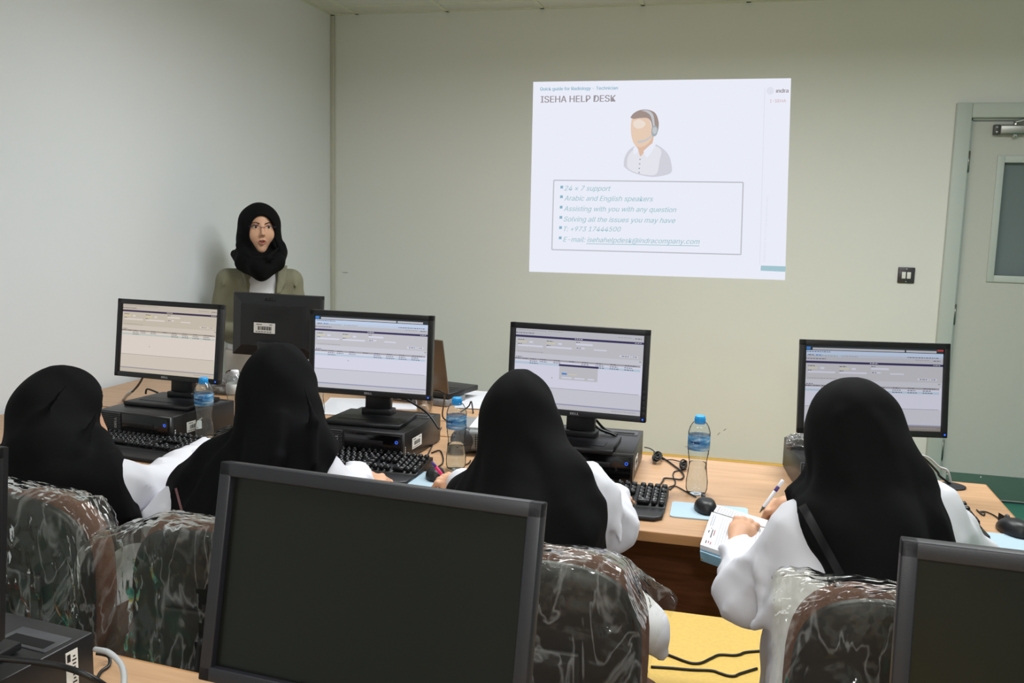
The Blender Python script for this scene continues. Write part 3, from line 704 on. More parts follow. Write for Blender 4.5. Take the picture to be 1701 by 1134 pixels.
# ------------------------------------------------------------------ mouse pads, mice
def mpad(label, c, a, w=.195, d=.13):
    t = thing('mouse_pad', label, 'mouse pad', (c[0], c[1], TZ), a)
    pts = []
    for cx, cy, a0 in ((w/2-.012, d/2-.012, 0), (-w/2+.012, d/2-.012, PI/2), (-w/2+.012, -d/2+.012, PI), (w/2-.012, -d/2+.012, 1.5*PI)):
        for k in range(5): pts.append((cx+.012*math.cos(a0+k*PI/8), cy+.012*math.sin(a0+k*PI/8)))
    MB().prism(pts, .0004, .003).build('pad_sheet', 'pad', t); return t
def mouse(label, c, a, z=TZ+.003, s=1.):
    t = thing('computer_mouse', label, 'mouse', (c[0], c[1], z), a)
    V, Fc = [], []; n, m = 20, 9
    for j in range(m+1):
        f = j/m
        for k in range(n):
            th = 2*PI*k/n; sx = .031*s*(1-.08*math.sin(th)); sy = .056*s
            rr = math.cos(f*PI/2)**.55
            hz = .036*s*math.sin(f*PI/2)
            yy = sy*math.sin(th)*rr-.008*f; xx = sx*math.cos(th)*rr*(1 if f > .1 else .97)
            V.append((xx, yy, hz*(1-.35*max(0, yy/sy))))
    for j in range(m):
        for k in range(n): Fc.append((j*n+k, j*n+(k+1) % n, (j+1)*n+(k+1) % n, (j+1)*n+k))
    Fc.append(tuple(range(n))[::-1])
    MB().raw(V, Fc, True).build('mouse_body', 'black', t)
    MB().lathe([(.0, -.003), (.008, -.003), (.009, 0), (.008, .003), (0, .003)], 16, (0, .026*s, .0275*s), Matrix.Rotation(PI/2, 4, 'Y')).build('scroll_wheel', 'grill', t)
    MB().box((0, .048*s, .018*s), (.0012, .03, .02)).build('button_seam', 'hole', t)
    return t
p = atz(1178, 852, TZ); mpad('light blue mouse pad beside the open notebook', (p[0]-.0, p[1]+.002), .03)
p = atz(1171, 846, TZ+.003); mouse('black mouse on the light blue pad beside the open notebook', p, .22, s=.92)
p = atz(705, 800, TZ); mpad('pale mouse pad under the hand with the pink pen', (p[0]+.0, p[1]+.01), 0, .26, .16)
p = atz(720, 795, TZ+.003); mouse('black mouse beside the hand with the pink pen', (p[0], p[1]+.015), .4, s=.9)
p = atz(1665, 895, TZ); mpad('light blue mouse pad at the right end of the desks', (.640, p[1]-.03), 0, .122)
p = atz(1692, 884, TZ+.003); mouse('black mouse at the far right end of the desks', (.664, p[1]), .3)
# ------------------------------------------------------------------ water bottles
def bottle(label, x, y, level=.11, lab='wlabel', cap=True, h=.213, txt=True, rz=0.):
    t = thing('water_bottle', label, 'bottle', (x, y, TZ), rz); k = h/.213
    prof = [(0, .004), (.012, .003), (.022, .0), (.028, .004), (.0315, .014), (.032, .035), (.029, .055), (.0265, .075), (.0265, .09), (.029, .105), (.0305, .112), (.0298, .115),
            (.0315, .12), (.0315, .162), (.0325, .166), (.0315, .170), (.028, .182), (.021, .193), (.0145, .198), (.0132, .2)]
    prof = [(r*.93, z*k) for r, z in prof]
    b = MB(); b.lathe(prof, 36)
    b.build('bottle_body', 'pet', t)
    if level > 0:
        wp = [(max(r-.0012, 0), z+.0008) for r, z in prof if z < level*k]; wp += [(wp[-1][0], level*k), (0, level*k)]
        MB().lathe(wp, 36).build('water', 'water', t)
    b = MB()
    if cap:
        pr = [(.0150, .187), (.0155, .188), (.0155, .2), (.0148, .2065), (.013, .2085), (0, .2088)]
        b.lathe([(r*.93, z*k+.004*k) for r, z in pr], 30)
        for q in range(30): b.box((.0144*math.cos(q*PI/15), .0144*math.sin(q*PI/15), .199*k), (.0009, .0009, .012))
        b.build('bottle_cap', 'cap' if cap is True else cap, t)
    b = MB(); b.lathe([(r, z*k) for r, z in [(.0299, .122), (.0303, .1225), (.0303, .1605), (.0299, .161)]], 36); lb = b.build('bottle_label', lab, t)
    if txt:
        for w_, s_, dz, off in (('arwa', .016, .145, -.35), ('أروى', .015, .145, .75)):
            if w_ != 'arwa': continue
            o = text(w_, s_, (0, 0, 0), Matrix(), 'wtext', 'label_lettering', lb, 'CENTER', 0, .0005, .0001, 1.1)
            for v in o.data.vertices:
                th = v.co.x/.0306+off-PI/2; zz = v.co.y; v.co = Vector((.0307*math.cos(th), .0307*math.sin(th), dz*k+zz))
    return t
p = atz(1156, 821, TZ); bottle('water bottle with blue cap on the empty desk right of the third monitor', p[0], p[1]+.012, .085, h=.219, rz=0)
p = atz(755, 780, TZ); bottle('water bottle with blue cap standing before the projector', p[0], p[1]+.012, .075, h=.215, rz=-.2)
p = atz(337, 733, TZ); bottle('water bottle with blue cap right of the leftmost computer', p[0], p[1]+.01, .07, h=.208, rz=.3)
wl = mat('white_bottle_label', (226, 226, 228), .4)
bottle('bottle with a white label half hidden left of the head of the second person', *atz(391, 703, TZ)[:2], .0, 'label', 'whitepl', .19, False)
bottle('bottle with a white label showing just right of the head of the second person', *atz(526, 690, TZ)[:2], .0, 'label', 'whitepl', .20, False)
# ------------------------------------------------------------------ implicit surfaces for cloth and bodies
def surf(f, lo, hi, h):
    """surface nets over a distance function f(P)->(N,)"""
    lo = np.array(lo, float); hi = np.array(hi, float); n = np.ceil((hi-lo)/h).astype(int)+1
    ax = [lo[i]+h*np.arange(n[i]) for i in range(3)]
    G = np.stack(np.meshgrid(*ax, indexing='ij'), -1).reshape(-1, 3)
    v = np.concatenate([f(G[i:i+200000]) for i in range(0, len(G), 200000)]).reshape(n)
    s = v < 0
    c = np.zeros(n-1, int)
    for dx in (0, 1):
        for dy in (0, 1):
            for dz in (0, 1): c += s[dx:n[0]-1+dx, dy:n[1]-1+dy, dz:n[2]-1+dz]
    act = (c > 0) & (c < 8); idx = -np.ones(n-1, int); ids = np.argwhere(act); idx[act] = np.arange(len(ids))
    acc = np.zeros((len(ids), 3)); cnt = np.zeros(len(ids))
    cor = [(a, b, c_) for a in (0, 1) for b in (0, 1) for c_ in (0, 1)]
    for A in cor:
        for B in cor:
            if A < B and sum(abs(a-b) for a, b in zip(A, B)) == 1:
                va = v[ids[:, 0]+A[0], ids[:, 1]+A[1], ids[:, 2]+A[2]]; vb = v[ids[:, 0]+B[0], ids[:, 1]+B[1], ids[:, 2]+B[2]]
                m = (va < 0) != (vb < 0); t = np.where(m, va/np.where(np.abs(va-vb) < 1e-12, 1, va-vb), 0)
                p = np.array(A)+t[:, None]*(np.array(B)-np.array(A)); acc[m] += p[m]; cnt[m] += 1
    V = lo+h*(ids+acc/np.maximum(cnt, 1)[:, None])
    Fs = []
    for a in range(3):
        b_, c_ = (a+1) % 3, (a+2) % 3
        sl0 = [slice(0, n[i]) for i in range(3)]; sl1 = list(sl0); sl0[a] = slice(0, n[a]-1); sl1[a] = slice(1, n[a])
        e = s[tuple(sl0)] != s[tuple(sl1)]; q = np.argwhere(e)
        q = q[(q[:, b_] > 0) & (q[:, c_] > 0) & (q[:, b_] < n[b_]-1) & (q[:, c_] < n[c_]-1)]
        o = []
        for db, dc in ((1, 1), (0, 1), (0, 0), (1, 0)):
            w = q.copy(); w[:, b_] -= db; w[:, c_] -= dc; o.append(idx[w[:, 0], w[:, 1], w[:, 2]])
        o = np.stack(o, 1); flip = s[q[:, 0], q[:, 1], q[:, 2]]; o[~flip] = o[~flip][:, ::-1]; Fs.append(o)
    return V, np.concatenate(Fs)
def mesh_np(name, V, Fc, mats, parent=None, mi=None, smooth_it=0):
    V = V.copy()
    if smooth_it:
        E = np.concatenate([Fc[:, [0, 1]], Fc[:, [1, 2]], Fc[:, [2, 3]], Fc[:, [3, 0]]])
        for _ in range(smooth_it):
            a = np.zeros_like(V); c = np.zeros(len(V)); np.add.at(a, E[:, 0], V[E[:, 1]]); np.add.at(a, E[:, 1], V[E[:, 0]])
            np.add.at(c, E[:, 0], 1); np.add.at(c, E[:, 1], 1); V += .5*(a/np.maximum(c, 1)[:, None]-V)
    me = bpy.data.meshes.new(name); me.vertices.add(len(V)); me.vertices.foreach_set('co', V.astype(np.float32).ravel())
    me.loops.add(len(Fc)*4); me.loops.foreach_set('vertex_index', Fc.astype(np.int32).ravel())
    me.polygons.add(len(Fc)); me.polygons.foreach_set('loop_start', (np.arange(len(Fc))*4).astype(np.int32)); me.polygons.foreach_set('loop_total', np.full(len(Fc), 4, np.int32))
    me.polygons.foreach_set('use_smooth', np.ones(len(Fc), bool))
    for m in (mats if isinstance(mats, (list, tuple)) else [mats]): me.materials.append(M[m] if isinstance(m, str) else m)
    if mi is not None: me.polygons.foreach_set('material_index', mi.astype(np.int32))
    me.update(); me.validate()
    o = bpy.data.objects.new(name, me); COL.objects.link(o)
    if parent: o.parent = parent; o.matrix_parent_inverse = parent.matrix_world.inverted() if False else Matrix.Translation(-parent.location)
    return o
A_ = lambda p: np.array([float(x) for x in p])
def smin(a, b, k):
    h = np.clip(.5+.5*(b-a)/k, 0, 1); return b*(1-h)+a*h-k*h*(1-h)
def smax(a, b, k): return -smin(-a, -b, k)
def cone(P, a, b, ra, rb):
    a, b = A_(a), A_(b); d = b-a; t = np.clip(((P-a)@d)/max(d@d, 1e-9), 0, 1)
    return np.linalg.norm(P-a-t[:, None]*d, axis=1)-(ra+(rb-ra)*t)
def ell(P, c, r, Rm=None):
    q = P-A_(c)
    if Rm is not None: q = q@Rm            # columns of Rm are the local axes
    r = A_(r); k0 = np.linalg.norm(q/r, axis=1); k1 = np.linalg.norm(q/(r*r), axis=1)
    return k0*(k0-1)/np.maximum(k1, 1e-6)
def Rz(a): c, s = math.cos(a), math.sin(a); return np.array([[c, -s, 0], [s, c, 0], [0, 0, 1.]])
def Rx(a): c, s = math.cos(a), math.sin(a); return np.array([[1., 0, 0], [0, c, -s], [0, s, c]])
def Ry(a): c, s = math.cos(a), math.sin(a); return np.array([[c, 0, s], [0, 1., 0], [-s, 0, c]])
def chain(P, pts, rs, k=.012):
    d = None
    for a, b, ra, rb in zip(pts, pts[1:], rs, rs[1:]):
        x = cone(P, a, b, ra, rb); d = x if d is None else smin(d, x, k)
    return d
def seen(u, v, y): p = aty(u, v, y); return (p[0], p[2], y, p[0]/y)
def side(P, p, q, s=1, ax=(0, 2)):
    if len(p) == 4:                        # border of a cloth that runs away obliquely with depth
        P = P.copy(); P[:, 0] -= p[3]*(P[:, 1]-p[2]); q = (q[0]-p[3]*(q[2]-p[2]), q[1]); p = p[:2]; q = q[:2]
    return side2(P, p, q, s, ax)
def side2(P, p, q, s=1, ax=(0, 2)):
    """signed distance to the vertical-depth plane through p and q (in x,z); positive on one side"""
    p, q = np.array(p, float), np.array(q, float); d = (q-p)/np.linalg.norm(q-p)
    return s*((P[:, ax[0]]-p[0])*d[1]-(P[:, ax[1]]-p[1])*d[0])
# ------------------------------------------------------------------ hands
def hand_pts(w, fwd, up, curl=(.5, .55, .6, .7), thumb=(.5, .4), right=True, s=1., spread=.12, curls2=None):
    """returns (palm, fingers) in world space. fwd = wrist to knuckles, up = back of the hand"""
    w = A_(w); f = A_(fwd); f /= np.linalg.norm(f); u = A_(up); u -= f*(u@f); u /= np.linalg.norm(u); r = np.cross(f, u)
    if not right: r = -r                       # r points from thumb side to little finger
    B = lambda x, y, z: w+s*(r*x+f*y+u*z)
    segs = []; L = [(.040, .025, .019), (.044, .028, .020), (.041, .026, .019), (.032, .019, .017)]
    xs = [-.030, -.010, .010, .028]; ys = [.082, .086, .082, .073]
    for i in range(4):
        p = B(xs[i], ys[i], 0); a = 0; pts = [B(xs[i]*.6, .03, 0), p]; c = curl[i]
        for j, l in enumerate(L[i]):
            a += c*(1.0, 1.15, .8)[j]; sx = (i-1.5)*spread
            d = f*math.cos(a)-u*math.sin(a)+r*sx*math.cos(a); d /= np.linalg.norm(d)
            p = p+d*l*s; pts.append(p)
        segs.append((pts, [.009*s, .0092*s, .0082*s, .0076*s, .0066*s] if i < 3 else [.008*s, .0082*s, .0072*s, .0066*s, .0058*s]))
    t0 = B(-.018, .020, -.006); t1 = B(-.040, .045, -.014)
    d = -r*math.cos(thumb[0])*.6+f*.9-u*thumb[1]; d /= np.linalg.norm(d); t2 = t1+d*.032*s
    d2 = d+r*.45-u*.1; d2 /= np.linalg.norm(d2); t3 = t2+d2*.026*s
    segs.append(([t0, t1, t2, t3], [.014*s, .0125*s, .0095*s, .008*s]))
    palm = (B(0, .045, -.002), np.stack([r, f, u], 1), np.array([.040, .052, .0145])*s, w, B(0, .03, 0), s)
    return palm, segs
def hand_sdf(h):
    palm, segs = h
    def f(P):
        c, Rm, r, w, w2, s = palm
        d = ell(P, c, r, Rm); q = (P-w)@Rm
        d = smin(d, cone(P, w-(w2-w)*1.6, w2, .024*s, .026*s)+0, .02)
        for i, (pts, rs) in enumerate(segs):
            e = chain(P, pts, rs, .004); d = smin(d, e, .006 if i < 4 else .010)
            if i < 4: d = smin(d, np.linalg.norm(P-pts[1]-Rm[:, 2]*.002, axis=1)-.0095*s, .006)
        return d
    allp = np.array([p for pts, _ in segs for p in pts]+[palm[3]-(palm[4]-palm[3])*2.2])
    return f, allp.min(0)-.03, allp.max(0)+.03
# ------------------------------------------------------------------ a clothed seated woman
def joined(parts):
    Vs, Fc, k = [], [], 0
    for V, f in parts: Vs.append(V); Fc.append(f+k); k += len(V)
    return np.concatenate(Vs), np.concatenate(Fc)
def arm_noise(P, amp, fr, ph):
    w = P+.012*np.stack([np.sin(21*P[:, 2]+ph), np.sin(19*P[:, 0]+ph*2), np.sin(23*P[:, 1]+ph*3)], 1)
    r1 = 1-np.abs(np.sin(13*w[:, 0]+17*w[:, 2]+9*w[:, 1]+ph)); r2 = 1-np.abs(np.sin(-16*w[:, 0]+12*w[:, 2]+11*w[:, 1]+2*ph+1))
    return -amp*1.6*(r1**4+r2**4)+ amp*(np.sin(fr*P[:, 0]+ph+2.1*np.sin(9*P[:, 2]+ph))*np.sin(fr*.8*P[:, 2]+1.7*ph+1.5*np.sin(11*P[:, 1]))+.5*np.sin(2.1*fr*P[:, 1]+1.3*fr*P[:, 2]+ph))
def woman(label, spec, group=None):
    s = spec; hc = A_(s['head']); Rh = Rz(s['yaw'])@Rx(s.get('nod', -.25))@Ry(s.get('tip', 0)); nb = A_(s['neck']); hip = A_(s['hip'])
    t = thing('person', label, 'person', (hip[0], hip[1], 0))
    hs = s.get('hs', 1.)
    SL_, SR = A_(s['shL']), A_(s['shR'])
    def torso(P, g):                       # g = growth of the cloth
        mid = (SL_+SR)/2; ch = mid*.62+hip*.38; T = Rz(s.get('tyaw', 0))
        lean = math.atan2((mid-hip)[1], (mid-hip)[2]); T = T@Rx(-lean)
        d = ell(P, ch, (.168+g, .108+g, .20+g), T)
        d = smin(d, ell(P, hip+[0, 0, .06], (.165+g, .135+g, .15+g), T), .06)
        d = smin(d, cone(P, SL_, SR, .052+g, .052+g), .05)
        d = smin(d, cone(P, nb, hc*.5+nb*.5, .05+g*.3, .046), .03)
        return d
    def arms(P, g):
        d = None
        for sh, el, wr in ((SL_, s.get('elL'), s.get('wrL')), (SR, s.get('elR'), s.get('wrR'))):
            if el is None: continue
            a = smin(cone(P, sh, el, .046+g, .040+g), cone(P, el, wr, .038+g*1.15, .022+g*1.0), .02)
            d = a if d is None else smin(d, a, .01)
        return d
    def legs(P, g):
        d = None
        for sx in (-1, 1):
            h0 = hip+A_((sx*.085, .02, -.0)); kn = hip+A_((sx*.11, .40, -.0)); ft = A_((kn[0], kn[1]+.02, .07))
            a = smin(cone(P, h0, kn, .078+g, .058+g), cone(P, kn, ft, .056+g*1.2, .04+g*2.2), .04); d = a if d is None else smin(d, a, .06)
        return d
    # skin: one continuous mesh (head, neck, trunk, arms, legs), hands at a finer grain
    def skin(P):
        d = ell(P, hc, A_((.070, .088, .108))*hs, Rh); d = smin(d, ell(P, hc+Rh@A_((0, .045, -.045))*hs, A_((.048, .045, .055))*hs, Rh), .03)
        d = smin(d, cone(P, hc+Rh@A_((0, .088, -.01))*hs, hc+Rh@A_((0, .104, -.035))*hs, .007, .011), .012)
        d = smin(d, torso(P, -.012), .03)
        for sh, el, wr in ((SL_, s.get('elL'), s.get('wrL')), (SR, s.get('elR'), s.get('wrR'))):
            if el is None: continue
            d = smin(d, smin(cone(P, sh, el, .036, .030), cone(P, el, wr, .029, .020), .02), .02)
        return smin(d, legs(P, -.018), .03)
    pts = np.array([hc, nb, hip, SL_, SR]+[A_(s[k]) for k in ('elL', 'elR', 'wrL', 'wrR') if s.get(k) is not None])
    lo, hi = pts.min(0)-.22, pts.max(0)+.20; lo[2] = .0; hi[1] = max(hi[1], hip[1]+.56)
    parts = [surf(skin, lo, hi, .014)]
    for h in s.get('hands', []):
        f, l, u = hand_sdf(h); parts.append(surf(f, l, u, .0026))
    V, Fc = joined(parts); mesh_np('body', V, Fc, 'skin', t)
    # coat
    g = s.get('g', .016); ph = s.get('ph', 0.)
    def coat0(P):
        d = torso(P, g)
        a = arms(P, g+.004)
        if a is not None: d = smin(d, a+arm_noise(P, .0050, 34, ph), .035)
        return d
    def coat(P):
        d = coat0(P)
        d = smin(d, legs(P, .016), .05)
        for fld in s.get('cfold', []): d = smin(d, chain(P, *fld, k=.02), .02)
        d = d+arm_noise(P, .0022, 22, ph+1)
        for w, dirv in s.get('cuffs', []):       # sleeve ends in a flat opening
            d = smax(d, (P-A_(w))@A_(dirv) - 10*(np.linalg.norm(P-A_(w), axis=1) > .085), .004)
        d = smax(d, (P[:, 2]-nb[2]-.03), .01)
        return d
    V, Fc = surf(coat, lo, hi, s.get('ch', .0085)); mesh_np('coat', V, Fc, 'coat', t, smooth_it=1)
    # head scarf
    HR = A_(s.get('hood', (.086, .104, .122)))*hs
    def scarf(P):
        d = ell(P, hc+Rh@A_((0, -.006, .004)), HR, Rh)
        d = smin(d, ell(P, hc+Rh@A_((0, .055, -.06)), A_((.058, .055, .07))*hs, Rh), .03)     # cloth round the chin
        for c, r, k in s.get('blobs', []): d = smin(d, ell(P, c, r), k)
        for pts_, rs, k in s.get('drapes', []): d = smin(d, chain(P, pts_, rs, .03), k)
        cape = coat0(P)-.013
        reg = s['region'](P); cape = smax(cape, reg, .008)
        d = smin(d, cape, .045)
        # folds that fall from the crown and fan out below
        q = P-hc; th = np.arctan2(q[:, 0], -q[:, 1]+.0); dz = np.clip(-(q[:, 2])/.35, 0, 1)
        am = .0100*dz**.8
        d = d+am*(np.sin(s.get('nf', 9)*th+3.0*dz+ph*2)+.5*np.sin(s.get('nf', 9)*1.9*th-4*dz+ph)) + .0012*np.sin(60*q[:, 2]+5*th+ph)
        for pts_, rs in s.get('folds', []): d = smin(d, chain(P, pts_, [r_*.8 for r_ in rs], .02), .026)
        for c, r, R_ in s.get('face_cut', []): d = smax(d, -ell(P, c, r, R_), .006)
        for fn in s.get('cut', []): d = smax(d, fn(P), .006)
        return d
    l2 = np.minimum(lo, hc-.18); l2[2] = s.get('scarf_z', .62); h2 = hi.copy(); h2[1] = max(hc[1], SR[1])+.22; h2[2] = hc[2]+.16
    h2[0] = max(SR[0], hc[0])+.16; l2[0] = min(SL_[0], hc[0])-.2
    V, Fc = surf(scarf, l2, h2, .0068); ho = mesh_np('head_scarf', V, Fc, s.get('scarf', 'hijab'), t, smooth_it=1)
    if s.get('trim'):
        m_, p, q, w0, w1_, y0 = s['trim']; n1, n2 = 60, 4; p, q = np.array(p), np.array(q); G = []
        d_ = (q-p)/np.linalg.norm(q-p); nn = np.array([d_[1], -d_[0]]); nn = nn if nn[0] > 0 else -nn
        for i in range(n1+1):
            for k in range(n2+1):
                c = p+(q-p)*i/n1+nn*(w0+(w1_-w0)*k/n2); r_ = sight(*c); G.append(r_/r_[1])
        G = np.array(G); yy = np.full(len(G), y0)
        for _ in range(90):
            d_ = scarf(G*yy[:, None]+[0, 0, CAM_H]); yy += np.clip(d_, -.02, .02)*.6
        ok = np.abs(scarf(G*yy[:, None]+[0, 0, CAM_H])) < .008
        V = G*(yy-.0022)[:, None]+[0, 0, CAM_H]
        F_ = [(i*(n2+1)+k, (i+1)*(n2+1)+k, (i+1)*(n2+1)+k+1, i*(n2+1)+k+1) for i in range(n1) for k in range(n2)]
        F_ = [f for f in F_ if all(ok[list(f)]) and max(yy[list(f)])-min(yy[list(f)]) < .02]
        runs, cur = [], []
        for i in range(n1):
            r_ = [f for f in F_ if f[0]//(n2+1) == i]
            if len(r_) == n2: cur += r_
            else: runs.append(cur); cur = []
        runs.append(cur); F_ = max(runs, key=len)
        if F_: mesh_np('scarf_trim', V, np.array(F_), m_, t)
    return t
# woman 4: right, writing in the notebook
w4 = dict(head=aty(1412, 716, 1.88)+[0, 0, 0], yaw=.12, nod=-.42, neck=(.235, 1.83, .985), hip=(.265, 1.70, .53), shL=aty(1345, 890, 1.82), shR=aty(1535, 860, 1.86),
          elL=aty(1238, 992, 1.90), wrL=aty(1226, 905, 2.125), elR=(.46, 2.02, .80), wrR=aty(1320, 836, 2.32), ph=.7, nf=7)
w4['head'] = aty(1412, 727, 1.88); w4['hood'] = (.084, .104, .106)
e1, e2 = seen(1314, 836, 1.76), seen(1400, 955, 1.76); e3, e4 = seen(1530, 780, 1.80), seen(1586, 900, 1.80)
w4['region'] = lambda P: np.maximum(np.maximum(-side(P, e1, e2, -1), -side(P, e3, e4, 1)), (P[:, 1]-2.02)*1.)
w4['drapes'] = [([aty(1420, 700, 1.86), aty(1440, 790, 1.82), aty(1450, 900, 1.74), aty(1450, 970, 1.70)], [.07, .085, .09, .085], .05),
                ([aty(1452, 700, 1.86), aty(1490, 780, 1.84), aty(1530, 860, 1.82)], [.03, .032, .035], .05),
                ([aty(1375, 780, 1.92), aty(1350, 830, 1.86)], [.035, .035], .04)]
w4['folds'] = [([aty(1352, 800, 1.95), aty(1385, 828, 1.80), aty(1440, 850, 1.73), aty(1500, 870, 1.71)], [.016, .022, .018, .006]),
               ([aty(1345, 830, 1.85), aty(1400, 880, 1.72), aty(1450, 930, 1.66)], [.008, .010, .008]),
               ([aty(1450, 700, 1.79), aty(1480, 790, 1.76), aty(1520, 900, 1.72)], [.006, .012, .010]),
               ([aty(1400, 690, 1.79), aty(1420, 780, 1.75), aty(1440, 860, 1.69)], [.003, .008, .006])]
w4['cfold'] = [([aty(1300, 900, 1.80), aty(1265, 950, 1.80), aty(1262, 1010, 1.80)], [.008, .012, .006]), ([aty(1330, 950, 1.74), aty(1300, 1000, 1.74), aty(1250, 1040, 1.8)], [.006, .012, .01])]
wl_, wr_ = A_(w4['wrL']), A_(w4['wrR'])
w4['hands'] = [hand_pts(wl_+[.0, .0, .014], aty(1240, 862, 2.20)-wl_+[0.01, .02, 0], (.25, -.3, .9), (.75, .7, .7, .75), (.9, .1), right=False, s=.80, spread=.06),
               hand_pts(wr_, aty(1278, 842, 2.34)-wr_, (.3, -.35, .85), (.85, .9, .95, 1.0), (.9, .5), right=True, s=.80, spread=.03)]
w4['cuffs'] = [(wl_-(wl_-A_(w4['elL']))*.13, (wl_-A_(w4['elL']))/np.linalg.norm(wl_-A_(w4['elL']))), (wr_-(wr_-A_(w4['elR']))*.03, (wr_-A_(w4['elR']))/np.linalg.norm(wr_-A_(w4['elR'])))]
w4['trim'] = ('satin', (1326, 842), (1402, 980), 0, 14, 1.5)
woman('seated person in white coat and black headscarf writing in an open notebook', w4)
# woman 3: before the middle monitor, holding a pink pen
w3 = dict(head=aty(862, 704, 2.0), yaw=.05, nod=-.22, neck=(-.475, 1.95, .95), hip=(-.46, 1.78, .53), shL=aty(822, 845, 1.95), shR=aty(958, 826, 1.93), elL=aty(795, 862, 2.0),
          wrL=atz(768, 806, .772)+[0, 0, .0], elR=aty(1008, 872, 2.02), wrR=(-.30, 2.25, .78), ph=2.2, nf=8, scarf='hijab')
w3['hood'] = (.082, .100, .122)
f1, f2 = seen(955, 768, 1.9), seen(1008, 830, 1.9); f3 = seen(1002, 925, 1.9); f4, f5 = seen(752, 800, 1.95), seen(752, 900, 1.95)
w3['region'] = lambda P: np.maximum(np.maximum(np.maximum(-side(P, f1, f2, 1), -side(P, f2, f3, 1)), P[:, 1]-2.04), np.maximum(.70-P[:, 2], side(P, f4, f5, 1)))
w3['drapes'] = [([aty(862, 700, 1.98), aty(862, 790, 1.92), aty(870, 880, 1.84), aty(880, 960, 1.80)], [.074, .088, .10, .10], .05),
                ([aty(900, 730, 1.97), aty(935, 800, 1.90), aty(960, 880, 1.84)], [.045, .055, .055], .05),
                ([aty(815, 800, 1.98), aty(770, 822, 2.0)], [.05, .042], .04)]
w3['folds'] = [([aty(870, 740, 1.90), aty(878, 800, 1.84), aty(892, 880, 1.76)], [.003, .012, .008]), ([aty(905, 760, 1.90), aty(925, 820, 1.84), aty(965, 890, 1.79)], [.005, .012, .010]),
               ([aty(835, 760, 1.90), aty(838, 830, 1.84), aty(845, 900, 1.76)], [.004, .010, .008]), ([aty(905, 745, 1.94), aty(938, 768, 1.90), aty(975, 785, 1.88)], [.008, .010, .004])]
w3['cfold'] = [([aty(1050, 985, 1.72), aty(1072, 1040, 1.70), aty(1098, 1084, 1.72)], [.018, .044, .014]), ([aty(985, 770, 1.95), aty(1020, 820, 1.95), aty(1030, 900, 1.92)], [.008, .012, .008])]
wl3, wr3 = A_(w3['wrL']), A_(w3['wrR'])
w3['hands'] = [hand_pts(wl3+[.0, 0, .004], atz(722, 795, .775)-wl3, (.15, -.35, .9), (.85, .9, .95, 1.), (.9, .4), right=True, s=.80, spread=.03),
               hand_pts(wr3, (.02, .1, -.02), (0, 0, 1), (.4, .4, .4, .4), (.6, .3), right=True, s=.8)]
w3['cuffs'] = [(wl3+(wl3-A_(w3['elL']))*.03, (wl3-A_(w3['elL']))/np.linalg.norm(wl3-A_(w3['elL']))), (wr3, (wr3-A_(w3['elR']))/np.linalg.norm(wr3-A_(w3['elR'])))]
woman('seated person in black headscarf and white coat with a pink pen, before middle monitor', w3)
# woman 2
w2 = dict(head=aty(462, 656, 1.98), yaw=-.15, nod=-.22, neck=(-1.07, 1.93, .975), hip=(-1.08, 1.76, .53), shL=aty(375, 800, 1.93), shR=aty(520, 800, 1.93), elL=aty(282, 858, 1.90),
          wrL=atz(345, 748, .79), elR=aty(560, 830, 1.97), wrR=atz(596, 792, .785), ph=4.1, nf=9, scarf='hijab2')
w2['hood'] = (.086, .102, .124)
g1, g2, g3 = seen(322, 738, 1.9), seen(283, 808, 1.9), seen(300, 870, 1.9)
g4, g5 = seen(560, 745, 1.92), seen(528, 790, 1.92)
w2['region'] = lambda P: np.maximum(np.maximum(np.maximum(side(P, g2, g3, 1), side(P, g1, g2, 1)), -side(P, g4, g5, 1)), np.maximum(P[:, 1]-2.05, .69-P[:, 2]))
w2['drapes'] = [([aty(464, 660, 1.96), aty(470, 750, 1.90), aty(450, 850, 1.84), aty(440, 930, 1.80)], [.076, .09, .10, .11], .05),
                ([aty(430, 730, 1.94), aty(370, 770, 1.92), aty(325, 810, 1.90), aty(318, 850, 1.86)], [.05, .05, .042, .04], .05),
                ([aty(500, 680, 1.95), aty(520, 735, 1.92), aty(505, 785, 1.88)], [.04, .042, .045], .045)]
w2['folds'] = [([aty(470, 690, 1.86), aty(462, 760, 1.80), aty(440, 840, 1.74)], [.003, .010, .010]), ([aty(505, 640, 1.90), aty(522, 700, 1.87), aty(520, 770, 1.83)], [.004, .010, .010]),
               ([aty(420, 700, 1.90), aty(370, 760, 1.85), aty(340, 830, 1.82)], [.004, .010, .008]), ([aty(540, 745, 1.90), aty(500, 790, 1.83), aty(440, 820, 1.78)], [.006, .009, .006])]
wl2, wr2 = A_(w2['wrL']), A_(w2['wrR'])
w2['hands'] = [hand_pts(wl2, (.03, .1, -.03), (0, 0, 1), (.4, .45, .5, .5), (.6, .3), right=False, s=.8), hand_pts(wr2, (.10, .06, -.025), (0, -.2, 1), (.45, .5, .55, .6), (.6, .3), right=True, s=.8)]
w2['cuffs'] = [(wl2, (wl2-A_(w2['elL']))/np.linalg.norm(wl2-A_(w2['elL']))), (wr2, (wr2-A_(w2['elR']))/np.linalg.norm(wr2-A_(w2['elR'])))]
w2['trim'] = ('lace', (286, 812), (302, 872), 4, 8, 1.5)
woman('seated person in charcoal headscarf with a lace edge over a white coat', w2)
